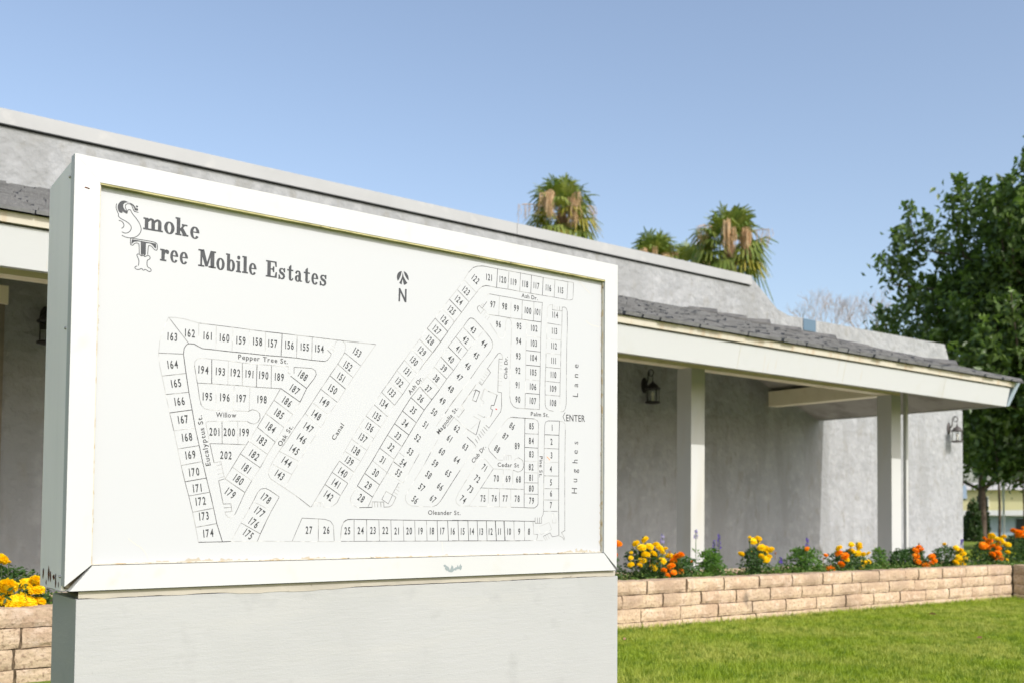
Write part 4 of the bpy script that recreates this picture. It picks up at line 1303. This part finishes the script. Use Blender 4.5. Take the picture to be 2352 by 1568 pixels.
def plant(name, label, cat, x, y, h, rad, n, m, size, blooms='', z0=.32, grp='marigolds in the planter bed', golden=False, spread=None, droop=0.0):
    root = empty(name, (x, y, z0)); tag(root, label, cat, grp)
    ang = rng.uniform(0, 2*np.pi, n); rr = np.sqrt(rng.uniform(0, 1, n)); zz = rng.uniform(0, 1, n)
    env = rad*(.55+.6*np.sin(np.pi*np.clip(zz*.85+.1, 0, 1)))
    lump = 1+.25*np.sin(ang*3+x*7)+.2*np.sin(zz*9+ang*2)
    c_ = np.stack([rr*env*lump*np.cos(ang)*(spread or 1), rr*env*.75*lump*np.sin(ang), zz*h*(1-.18*rr**2)], 1)
    leaves_np(c_, size, m, 'foliage', root, droop=droop, aspect=.36, up=.25)
    s = MB()
    bl_ = [t.split() for t in blooms.split(';') if t.strip()]
    for t in bl_:
        bx, by, bz, br = [float(q_) for q_ in t[1:]]; e = Vector((bx-x, by-y, bz-z0-br*.4)); s.tube([(e.x*.25, e.y*.25, 0), (e.x*.7, e.y*.7, e.z*.55), tuple(e)], .0028, 4)
    for i in range(7):
        a = random.uniform(0, 6.28); s.tube([(0, 0, 0), (.3*rad*math.cos(a), .3*rad*math.sin(a), h*.5), (.75*rad*math.cos(a), .6*rad*math.sin(a), h*.85)], .003, 4)
    s.build('stems', M['stem'], root)
    for i in range(len(bl_)//4):
        bx, by, bz, br = [float(q_) for q_ in random.choice(bl_)[1:]]; bu = MB(); o_ = Vector((bx-x+random.uniform(-.05, .05), by-y+random.uniform(-.03, .03), max(.05, bz-z0+random.uniform(-.04, .03))))
        bu.lathe([(.0, -.012), (.006, -.008), (.007, .004), (.010, .010), (.0, .012)], 7); bu.tube([(0, 0, -.012), (0, 0, -.05)], .002, 4); bu.build('spent_bloom' if i % 2 else 'bud', M['dry_leaf'] if i % 2 else M['stem'], root, loc=o_)
    for i, t in enumerate(bl_):
        bx, by, bz, br = [float(q_) for q_ in t[1:]]; k2 = t[0] if not (golden and t[0] == 'y') else 'g'
        o = link('bloom', BL[k2][i % len(BL[k2])], root, (bx-x, by-y, bz-z0))
        o.scale = (br*1.12,)*3; o.rotation_euler = (random.uniform(.1, .75), random.uniform(-.45, .3), random.uniform(0, 6.28))
    return root
PL = {
'yellow_marigold_1':'''y 5.232 5.479 0.604 0.026;y 5.35 5.504 0.63 0.027;y 5.302 5.49 0.572 0.03;y 5.401 5.508 0.578 0.029;y 5.472 5.51 0.591 0.026;y 5.467 5.465 0.563 0.031;y 5.523 5.461 0.563 0.016;y 5.562 5.527 0.53 0.02;y 5.336 5.481 0.519 0.031;y 5.415 5.479 0.525 0.027;y 5.479 5.54 0.492 0.025;y 5.317 5.498 0.476 0.03;y 5.231 5.527 0.535 0.013;y 5.2 5.498 0.497 0.017;y 5.213 5.511 0.446 0.024;y 5.265 5.472 0.444 0.019;y 5.445 5.511 0.417 0.031;y 5.512 5.529 0.44 0.018;y 5.534 5.502 0.469 0.028;y 5.624 5.519 0.502 0.028''',
'orange_marigold_1':'''o 5.616 5.434 0.504 0.028;o 5.605 5.385 0.516 0.027;o 5.586 5.441 0.471 0.025;o 5.549 5.427 0.43 0.03;o 5.448 5.404 0.404 0.023;o 5.531 5.382 0.387 0.022;o 5.658 5.449 0.39 0.034;o 5.505 5.418 0.365 0.021''',
'yellow_marigold_2':'''y 6.575 5.538 0.641 0.014;y 6.628 5.55 0.607 0.03;y 6.683 5.537 0.629 0.027;y 6.694 5.554 0.596 0.02;y 6.691 5.512 0.554 0.033;y 6.786 5.544 0.544 0.028;y 6.447 5.516 0.507 0.024;y 6.866 5.555 0.532 0.028;y 6.779 5.55 0.508 0.029;y 6.761 5.488 0.482 0.022;y 6.666 5.491 0.484 0.024;y 6.732 5.497 0.457 0.032;y 6.612 5.557 0.521 0.01''',
'mixed_marigold_1':'''y 7.68 5.464 0.54 0.028;o 7.7 5.481 0.493 0.032;o 7.775 5.471 0.469 0.035;y 7.79 5.468 0.442 0.028;o 7.74 5.487 0.396 0.028;o 7.589 5.487 0.354 0.034;o 7.556 5.512 0.479 0.018;y 7.905 5.495 0.569 0.023;y 8.045 5.514 0.565 0.028;y 8.05 5.509 0.538 0.025;y 7.943 5.519 0.508 0.031;y 8.001 5.494 0.488 0.03;y 8.027 5.453 0.482 0.022;y 8.186 5.509 0.486 0.017;y 8.135 5.517 0.402 0.032;y 8.181 5.512 0.405 0.029;y 8.051 5.486 0.358 0.024''',
'orange_marigold_2':'''o 8.984 5.497 0.532 0.027;o 8.977 5.457 0.512 0.02;o 8.958 5.507 0.502 0.032;o 8.921 5.486 0.446 0.032;o 8.912 5.463 0.397 0.033;o 9.122 5.445 0.44 0.034;o 9.266 5.508 0.401 0.031;o 9.124 5.519 0.386 0.027;o 9.024 5.447 0.358 0.035;o 9.205 5.504 0.368 0.027''',
'yellow_marigold_3':'''y 9.432 5.493 0.559 0.017;y 9.612 5.472 0.518 0.028;y 9.716 5.484 0.496 0.026;y 9.731 5.522 0.465 0.028;y 9.844 5.53 0.452 0.03;y 9.644 5.464 0.421 0.033;y 9.831 5.509 0.399 0.03;y 9.588 5.464 0.373 0.033;y 9.804 5.517 0.355 0.033''',
'mixed_marigold_2':'''y 10.321 5.486 0.635 0.034;o 10.256 5.53 0.61 0.018;o 10.366 5.538 0.582 0.035;o 10.177 5.5 0.537 0.038;o 10.333 5.54 0.519 0.034;o 10.451 5.485 0.506 0.031;o 10.311 5.466 0.535 0.023;y 10.479 5.508 0.6 0.029;y 10.472 5.463 0.584 0.031;y 10.548 5.476 0.625 0.026;y 10.467 5.493 0.551 0.027;y 10.632 5.509 0.549 0.029;y 10.624 5.472 0.541 0.031;o 10.409 5.463 0.453 0.033;o 10.579 5.529 0.402 0.033;o 10.328 5.485 0.444 0.031;o 10.465 5.537 0.408 0.035;y 10.732 5.532 0.457 0.026;y 10.643 5.49 0.384 0.013''',
'orange_marigold_3':'''o 10.89 5.547 0.69 0.028;o 11.011 5.552 0.666 0.04;o 11.135 5.562 0.718 0.019;o 11.098 5.558 0.628 0.036;o 11.007 5.555 0.63 0.028;o 11.178 5.56 0.675 0.034;o 11.287 5.585 0.617 0.035''',
'yellow_marigold_4':'''y 0.946 5.341 0.573 0.031;y 0.978 5.334 0.444 0.039;y 1.063 5.358 0.449 0.035;y 1.097 5.319 0.468 0.027;y 1.104 5.324 0.421 0.033;y 0.953 5.378 0.375 0.034;y 0.978 5.342 0.371 0.026;y 1.038 5.344 0.386 0.03;y 1.006 5.301 0.37 0.039;y 1.073 5.333 0.362 0.035;y 1.121 5.346 0.364 0.028;y 0.973 5.302 0.561 0.008;y 0.998 5.349 0.341 0.023;y 0.906 5.351 0.418 0.034;y 0.861 5.305 0.479 0.034;y 0.892 5.35 0.532 0.028;y 0.844 5.337 0.394 0.031''',
'orange_marigold_4':'''o 5.084 5.514 0.603 0.029;o 5.009 5.488 0.565 0.028;o 4.992 5.517 0.514 0.028;o 5.054 5.519 0.513 0.025''',
}
GM = 'marigolds in the planter bed'
plant('marigold_plant', 'large yellow marigold plant with some twenty blooms, nearest the right edge of the sign', 'flower', 5.40, 5.56, .27, .155, 1100, M['marigold_leaf'], .034, PL['yellow_marigold_1'], grp=GM)
plant('marigold_plant', 'low orange marigold plant beside the big yellow one, left of the nearer porch post', 'flower', 5.62, 5.47, .16, .11, 500, M['marigold_leaf'], .032, PL['orange_marigold_1'], grp=GM)
plant('marigold_plant', 'upright yellow marigold standing alone between the two porch posts', 'flower', 6.66, 5.56, .24, .115, 800, M['marigold_leaf'], .034, PL['yellow_marigold_2'], grp=GM)
plant('marigold_plant', 'marigold plant with orange blooms on its left and yellow ones on its right', 'flower', 7.92, 5.56, .20, .16, 900, M['marigold_leaf'], .034, PL['mixed_marigold_1'], grp=GM, spread=1.5)
plant('marigold_plant', 'orange marigold in front of the farther porch post, blooms in a hook', 'flower', 9.00, 5.56, .21, .15, 900, M['marigold_leaf'], .036, PL['orange_marigold_2'], grp=GM, spread=1.3)
plant('marigold_plant', 'yellow marigold in front of the lantern wall, blooms in a slanting row', 'flower', 9.60, 5.58, .22, .15, 800, M['marigold_leaf'], .036, PL['yellow_marigold_3'], grp=GM, spread=1.4)
plant('marigold_plant', 'large mixed orange and yellow marigold past the corner of the building', 'flower', 10.40, 5.60, .26, .18, 1100, M['marigold_leaf'], .036, PL['mixed_marigold_2'], grp=GM, spread=1.3)
plant('marigold_plant', 'tall orange marigold at the far right end of the planter', 'flower', 11.15, 5.60, .36, .20, 1300, M['marigold_leaf'], .038, PL['orange_marigold_3'], grp=GM)
plant('marigold_plant', 'golden marigold mass spilling over the wall left of the sign', 'flower', .98, 5.45, .22, .17, 900, M['marigold_leaf'], .034, PL['yellow_marigold_4'], grp=GM, golden=True, spread=1.2)
plant('marigold_plant', 'orange marigold mostly hidden behind the right edge of the sign', 'flower', 5.02, 5.58, .24, .10, 400, M['marigold_leaf'], .034, PL['orange_marigold_4'], grp=GM)
GL = 'leafy bedding plants in the planter'
plant('bedding_plant', 'low dark leafy plant right of the first orange marigold', 'plant', 5.79, 5.56, .19, .13, 700, M['marigold_leaf'], .036, 'o 5.858 5.51 0.456 0.009', grp=GL)
plant('bedding_plant', 'light green bushy plant in front of the nearer porch post', 'plant', 6.10, 5.53, .24, .10, 700, M['light_leaf'], .040, '', grp=GL)
plant('bedding_plant', 'green bushy plant with one small orange bloom, middle of the planter', 'plant', 7.38, 5.60, .24, .15, 1000, M['light_leaf'], .036, 'o 7.27 5.495 0.54 0.019', grp=GL, spread=1.3)
plant('bedding_plant', 'small pale green plant in front of the shaded side of the farther porch post', 'plant', 8.48, 5.60, .22, .09, 450, M['light_leaf'], .034, '', grp=GL)
plant('bedding_plant', 'dark green plant with tiny white flowers left of the hooked orange marigold', 'plant', 8.78, 5.58, .20, .12, 700, M['marigold_leaf'], .034, '', grp=GL)
plant('bedding_plant', 'dark green plant right of the mixed marigold, near the end of the bed', 'plant', 8.20, 5.62, .13, .14, 500, M['light_leaf'], .030, '', grp=GL, spread=1.4)
plant('bedding_plant', 'dark leafy plant left of the golden marigolds beside the sign', 'plant', .88, 5.62, .24, .16, 800, M['marigold_leaf'], .036, '', grp=GL)
wf = MB()
for i in range(16):
    cx_, cy_, cz_ = 8.78+rs.uniform(-.13, .13), 5.47+rs.uniform(-.02, .03), .36+rs.uniform(0, .15)
    for j in range(5): a = j*1.256; wf.add([(cx_, cy_, cz_), (cx_+.009*math.cos(a), cy_-.004, cz_+.009*math.sin(a)), (cx_+.009*math.cos(a+.9), cy_-.004, cz_+.009*math.sin(a+.9))], [(0, 1, 2)])
# salvia spikes
def salvia(label, x, y, zt, ln, m, lean=0.0, n=46, r=.016):
    root = empty('salvia_plant', (x-lean, y, .33)); tag(root, label, 'flower', 'purple salvias in the planter')
    H = zt-.33; s = MB(); s.tube([(0, 0, 0), (lean*.5, 0, H*.6), (lean, 0, H)], .003, 5); s.build('stem', M['stem'], root)
    zz = rng.uniform(0, 1, n); a = rng.uniform(0, 6.28, n)
    c_ = np.stack([lean+r*np.cos(a)*(1-.6*zz), r*np.sin(a)*(1-.6*zz), H-ln+zz*ln], 1)
    leaves_np(c_, .018, m, 'flower_spike', root, aspect=.6)
    zz = rng.uniform(.1, .75, 26); a = rng.uniform(0, 6.28, 26)
    leaves_np(np.stack([lean*zz+.02*np.cos(a), .02*np.sin(a), zz*(H-ln)], 1), .035, M['light_leaf'], 'foliage', root, aspect=.4)
salvia('deep purple salvia spike beside the nearer porch post, the taller of a close pair', 6.275, 5.6, .665, .12, M['salvia'])
salvia('deep purple salvia leaning left beside the nearer porch post, shorter of a close pair', 6.215, 5.6, .615, .10, M['salvia'], -.02)
salvia('pale faded salvia spike above the big yellow marigold', 5.73, 5.7, .665, .07, M['pale_salvia'])
salvia('thin dark salvia spike in front of the white face of the nearer porch post', 6.11, 5.7, .70, .07, M['pale_salvia'])
salvia('purple salvia spike rising from the green plant in the middle of the bed', 7.31, 5.52, .63, .08, M['salvia'])
salvia('short purple salvia bent low between the lone yellow marigold and the green plant', 6.86, 5.45, .475, .05, M['salvia'], .09)
salvia('small dark salvia spike against the corner of the building', 9.95, 5.6, .60, .08, M['salvia'])
# ground cover between the plants
n = 15000; x = rng.uniform(-1, 12.5, n); y = rng.uniform(5.35, 5.98, n); dens = .5+.5*np.sin(x*3.1)*np.cos(x*1.3+1)
k2 = rng.uniform(0, 1, n) < np.clip(.35+dens, .12, 1); x, y = x[k2], y[k2]
z = .33+np.abs(rng.normal(0, .022, len(x)))*(.5+dens[k2])
xe = rng.uniform(XEND+.2, 12.9, 5000); ye = rng.uniform(3.95, 5.4, 5000); x = np.concatenate([x, xe]); y = np.concatenate([y, ye]); z = np.concatenate([z, .325+np.abs(rng.normal(0, .03, 5000))])
tag(leaves_np(np.stack([x, y, z], 1), .026, M['cover_leaf'], 'ground_cover', aspect=.5, up=.4), kind='stuff')
# fallen leaves on the lawn
def fallen(label, x, y, s, rot):
    b = MB(); b.add([(-s, 0, .0), (-.3*s, -.45*s, .010), (.5*s, -.35*s, .014), (s, 0, .006), (.4*s, .42*s, .016), (-.4*s, .4*s, .012), (0, 0, .002)], [(0,1,6),(1,2,6),(2,3,6),(3,4,6),(4,5,6),(5,0,6)])
    o = b.build('fallen_leaf', M['dry_leaf']); o.location = (x, y, .034); o.rotation_euler = (.2, .1, rot); tag(o, label, 'leaf', 'dead leaves on the lawn')
fallen('dead leaf on the grass close to the right edge of the sign base', 4.383, 4.684, .022, .4)
fallen('pinkish brown dead leaf on the lawn in front of the planter', 7.68, 4.575, .03, 1.9)
fallen('faint dead leaf lying in the grass near the bottom right of the photo', 6.443, 3.51, .022, 2.7)

# ---------------------------------------------------------------- palms
def fan_palm(label, x, y, zc, R_c, seed, nfr=46, dry=9):
    root = empty('fan_palm', (x, y, 0)); tag(root, label, 'palm tree', 'fan palms behind the building')
    r_ = random.Random(seed)
    t = MB(); t.tube([(0, 0, 0), (.05, 0, zc*.5), (0, 0, zc)], [.32, .22, .19], 12); t.build('trunk', M['palm_trunk'], root)
    t = MB(); t.lathe([(.2, zc-R_c*1.0), (.36, zc-R_c*.75), (.30, zc-R_c*.3), (.2, zc)], 14)
    t.build('dead_leaf_bases', M['palm_trunk'], root)
    A, B_ = MB(), MB()
    for i in range(nfr):
        q_ = (i+.5)/nfr; el = math.radians(80 - 125*q_ + r_.uniform(-12, 12)); az = i*2.399963+r_.uniform(-.25, .25)
        d = Vector((math.cos(az)*math.cos(el), math.sin(az)*math.cos(el), math.sin(el))); o = Vector((0, 0, zc+.1-q_*.5))
        pe = R_c*r_.uniform(.42, .58); e = o+d*pe; side = d.cross(Vector((0, 0, 1))); side = side.normalized() if side.length > .2 else Vector((1, 0, 0)); upv = side.cross(d)
        tgt = B_ if (q_ > .6 and r_.random() < .38) else A
        tgt.tube([tuple(o), tuple(o+d*pe*.6+Vector((0, 0, .04))), tuple(e)], [.03, .02, .015], 4, False)
        nl = 17; fl = R_c*r_.uniform(.5, .72)
        for j in range(nl):
            a = math.radians(-105+210*j/(nl-1)); ld = (d*math.cos(a)+side*math.sin(a)+upv*.12*math.cos(a*2)).normalized()
            ln = fl*(.70+.30*math.cos(a*.8))*r_.uniform(.82, 1.15)
            m1 = e+ld*ln*.55; tip = e+ld*ln*.92+Vector((0, 0, -(.26+.36*q_)*ln*(.5+.8*r_.random()))); wv = ld.cross(upv).normalized()*fl*.052
            tgt.add([e, m1-wv, m1+wv, tip-wv*.35, tip+wv*.35], [(0, 1, 2), (1, 3, 4, 2)])
    A.build('green_fronds', M['palm_green'], root); B_.build('ageing_fronds', M['palm_yellow'], root)
    for i in range(dry):     # dry flower stalks hanging like curtains
        D = MB(); az = 6.283*i/dry+r_.uniform(-.3, .3) if i > 1 else math.radians(-145+40*i)+r_.uniform(-.1, .1); out = R_c*r_.uniform(.75, 1.12); top = zc+R_c*r_.uniform(.15, .42)
        ca, sa = math.cos(az), math.sin(az); spine = [(0, 0, zc)] + [(ca*out*t_, sa*out*t_, zc+(top-zc)*math.sin(t_*2.2)) for t_ in (.3, .6, .85, 1)]
        D.tube(spine, .02, 4, False)
        wisp = i >= 2
        for j in range(22 if wisp else 60):
            t_ = r_.uniform(.45, 1.1) if wisp else min(1.05, .82+abs(r_.gauss(0, .1))); sp_ = .05 if wisp else .085
            sx, sy, sz = ca*out*t_+r_.gauss(0, sp_), sa*out*t_+r_.gauss(0, sp_), zc+(top-zc)*math.sin(min(t_, 1)*2.2)-(0 if wisp else r_.uniform(0, .35))
            L_ = R_c*(r_.uniform(.15, .6) if wisp else r_.uniform(.3, .62)); w0 = .012 if wisp else .024
            D.tube([(sx, sy, sz), (sx+r_.gauss(0, .05), sy+r_.gauss(0, .05), sz-L_*.6), (sx+r_.gauss(0, .08), sy+r_.gauss(0, .08), sz-L_)], [w0*.8, w0, .006], 3, False)
        D.build('dry_flower_stalk', M['palm_dry'], root)
    return root
def dirp(px, D): return px[0]*D, px[1]*D
fan_palm('tallest fan palm, its crown with tan hanging stalks just right of the sign top', .634*45, .773*45, 45*.303+.6, 1.75, 3, 42, 9)
fan_palm('fan palm nearest the right, a green crown with one thick tan stalk', .752*45, .659*45, 45*.268+.6, 1.85, 9, 40, 6)
fan_palm('smallest fan palm, only its top showing over the parapet between two bigger ones',   .7022*52, .7120*52, 14.33-.75, 1.75, 14, 44, 5)
fan_palm('low fan palm mostly hidden by the parapet, left of the rightmost palm', .7258*52, .6879*52, 14.14-1.05, 1.75, 21, 38, 4)

# ---------------------------------------------------------------- bare tree
def bare_tree(label, x, y, z, s, seed):
    r_ = random.Random(seed); root = empty('bare_tree', (x, y, 0)); tag(root, label, 'tree', 'leafless trees behind the building')
    t = MB(); t.tube([(0, 0, 0), (.1, 0, z*.5), (0, 0, z)], [.22, .16, .12], 8); t.build('trunk', M['bark'], root)
    B_ = MB()
    def rec(p, d, L_, rad, k_):
        q_ = p+d*L_; m_ = p+d*L_*.5+Vector((r_.gauss(0, .04), r_.gauss(0, .04), 0))*L_
        B_.tube([tuple(p), tuple(m_), tuple(q_)], [rad, rad*.85, rad*.7], 4, False)
        if k_ == 0: return
        for _ in range(3 if k_ > 1 else 4):
            nd = (d+Vector((r_.gauss(0, .42), r_.gauss(0, .42), r_.gauss(.12, .25)))).normalized(); rec(q_, nd, L_*r_.uniform(.6, .9), rad*.6, k_-1)
    for i in range(5):
        a = i*1.26; rec(Vector((0, 0, z-.2)), Vector((math.cos(a)*.7, math.sin(a)*.7, 1)).normalized(), s, .026, 4)
    B_.build('branches', M['twig'], root)
bare_tree('leafless tree with fine pinkish twigs rising behind the low parapet', .8065*40, .591*40, 7.2, .80, 6)
bare_tree('smaller leafless tree just left of the big green tree', .829*42, .559*42, 7.6, .72, 12)

# ---------------------------------------------------------------- big tree and others
def leafy_tree(name, label, x, y, zc, rx, rz, nsh, lm, tipm, seed, leaf=.15, zmin=1.9, trunk_r=.2, per=150, grp='trees beyond the building', hole=0.0):
    r_ = np.random.default_rng(seed); root = empty(name, (x, y, 0)); tag(root, label, 'tree', grp)
    t = MB(); t.tube([(0, 0, 0), (.05, .05, zc*.5), (0, 0, zc)], [trunk_r*.7, trunk_r*.55, trunk_r*.4], 10); t.build('trunk', M['bark'], root)
    lim = MB(); C1, C2 = [], []
    for i in range(nsh):
        # shoot base inside the crown; shoots climb outwards and up
        u = r_.normal(size=3); u /= np.linalg.norm(u); rad = r_.uniform(.25, .97)**.6
        wob = 1+.16*math.sin(u[0]*5+seed)+.12*math.sin(u[1]*7+u[2]*4)
        end = np.array([u[0]*rx, u[1]*rx, zc+u[2]*rz])*np.array([rad*wob, rad*wob, 1]); end[2] = zc+u[2]*rz*rad*wob
        if end[2] < zmin: end[2] = zmin+r_.uniform(0, .8)
        L_ = r_.uniform(.8, 1.7); lean = np.array([u[0]*.28, u[1]*.28, 1]); lean /= np.linalg.norm(lean)
        base = end-lean*L_
        if base[2] < zmin-.3: base[2] = zmin-.3
        k_ = int(per*r_.uniform(.7, 1.2)); s = r_.uniform(0, 1, k_)
        wd = .30*np.sin(np.pi*np.clip(s*.8+.2, 0, 1))**.7+.06
        c_ = base+(end-base)*s[:, None]+r_.normal(size=(k_, 3))*wd[:, None]*np.array([.62, .62, .45])
        (C2 if False else C1).append(c_[s < .86]); C2.append(c_[s >= .86])
        if i % 3 == 0: lim.tube([(0, 0, max(1.6, min(zc, base[2]-1.0))), tuple(base*.55+np.array([0, 0, base[2]*.4])), tuple(base), tuple(end)], [.07, .04, .02, .008], 5, False)
    lim.build('limbs', M['bark'], root)
    leaves_np(np.concatenate(C1), leaf, lm, 'crown', root, droop=.55, aspect=.5)
    leaves_np(np.concatenate(C2), leaf*.95, tipm, 'crown', root, droop=.25, aspect=.5)
    return root
leafy_tree('big_tree', 'large dense green tree with upright shoots filling the right edge beyond the building', 25.75, 12.0, 6.1, 3.9, 4.35, 370, M['tree_leaf'], M['tree_tip'], 9, .205, 2.05, .24, 150)
leafy_tree('shade_tree', 'dark leafy tree low behind the big green tree at the right edge', 35.6, 19.25, 6.0, 4.6, 3.8, 170, M['dark_leaf'], M['tree_leaf'], 8, .19, 3.1, .2, 150)
def sapling(label, x, y, h, r): 
    root = empty('young_tree', (x, y, 0)); tag(root, label, 'tree', 'thin young trees by the street')
    t = MB(); t.tube([(0, 0, 0), (.03, 0, h*.5), (.0, .02, h)], [r, r*.8, r*.6], 7); t.build('trunk', M['bark'], root)
    c_ = rng.normal(size=(500, 3))*np.array([.55, .55, .3])+np.array([0, 0, h+.1]); leaves_np(c_, .12, M['tree_leaf'], 'crown', root, droop=.3)
sapling('slim pale-barked young tree beside the white pole', 28.36, 14.85, 2.3, .045)
sapling('thin dark-stemmed young tree right of the white pole at the photo edge', 26.95, 13.45, 2.1, .03)
# hedges
def hedge(label, x, y, rx, ry, h, n):
    root = empty('hedge', (x, y, 0)); tag(root, label, 'hedge', 'clipped dark shrubs by the street')
    s = MB(); s.tube([(0, 0, 0), (0, 0, h*.8)], .05, 6); s.build('stem', M['bark'], root)
    u = rng.normal(size=(n, 3)); u /= np.linalg.norm(u, axis=1)[:, None]; u[:, 2] = np.abs(u[:, 2]); rr = rng.uniform(.5, 1, n)[:, None]**.5
    leaves_np(u*rr*np.array([rx, ry, h]), .11, M['hedge_leaf'], 'foliage', root)
hedge('tall narrow dark shrub left of the yellow house', 33.6, 18.5, .3, .3, 1.5, 1500)
hedge('low dark shrub at the foot of the grey-roofed house', 35.2, 19.9, .8, .8, .85, 2200)
hedge('dark conical shrub standing between the two houses', 36.2, 19.6, .28, .28, 1.9, 1500)
# white pole
po = empty('sign_pole', (26.63, 13.82, 0)); tag(po, 'slender white pole with a wider flat top standing near the street', 'pole')
p_ = MB(); p_.tube([(0, 0, 0), (0, 0, 1.3)], .028, 10); p_.build('post', M['white_wall'], po)
p_ = MB(); p_.box(-.045, .045, -.02, .02, 1.3, 1.78); p_.build('marker_plate', M['white_wall'], po)

# ---------------------------------------------------------------- houses far right
def house_at(name, label, x, y, rz, w_, d_, h, wallm, roofm, rise, windows, wall2=None, over=.35):
    root = empty(name, (x, y, 0), rz); tag(root, label, 'house', 'homes across the street')
    b = MB(); b.box(-w_/2, w_/2, 0, d_, 0, h); wo = b.build('wall', wallm, root)
    b = MB(); b.prism([(-over, h+.003), (d_+over, h+.003), (d_/2, h+rise)], 'x', -w_/2-over, w_/2+over); b.build('roof', roofm, root)
    for wx, wz, ww, wh in windows:
        f = MB(); f.box(wx-ww/2-.05, wx+ww/2+.05, -.05, 0, wz-wh/2-.05, wz+wh/2+.05); fo_ = f.build('window', M['white_wall'], root)
        f = MB(); f.box(wx-ww/2, wx+ww/2, -.065, -.05, wz-wh/2, wz+wh/2); f.build('pane', M['window'], fo_)
    return root
fac = -math.atan2(.886, .463)+math.pi/2     # facing back towards the lawn
house_at('mobile_home', 'yellow sided mobile home seen under the big tree', 54.5, 28.4, -math.radians(62), 13, 7, 2.35, M['yellow_siding'], M['brown_roof'], .5, [(-.9, 1.5, .45, .9), (3.2, 1.5, 1.2, 1.0), (-4.2, 1.5, 1.2, 1.0)])
gr = empty('carport', (43.0, 21.6, 0), -math.radians(62)); tag(gr, 'white and blue-grey low carport in front of the yellow home', 'carport')
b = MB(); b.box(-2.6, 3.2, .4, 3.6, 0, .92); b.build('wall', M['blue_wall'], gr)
b = MB(); b.prism([(-2.8, .93), (3.4, .93), (3.4, 1.22), (-2.8, 1.12)], 'y', 0, 3.9); b.build('roof', M['white_wall'], gr)
b = MB(); b.box(-.15, .55, .36, .4, .1, .8); b.build('door', M['window'], gr)
house_at('grey_roofed_house', 'small tan and cream house with a blue-grey roof just past the building corner', 46.65, 29.25, -math.radians(60), 5.0, 5, 1.75, M['tan_wall'], M['blue_roof'], .75, [(-.6, 1.2, .5, .8), (1.2, 1.2, .5, .7)])
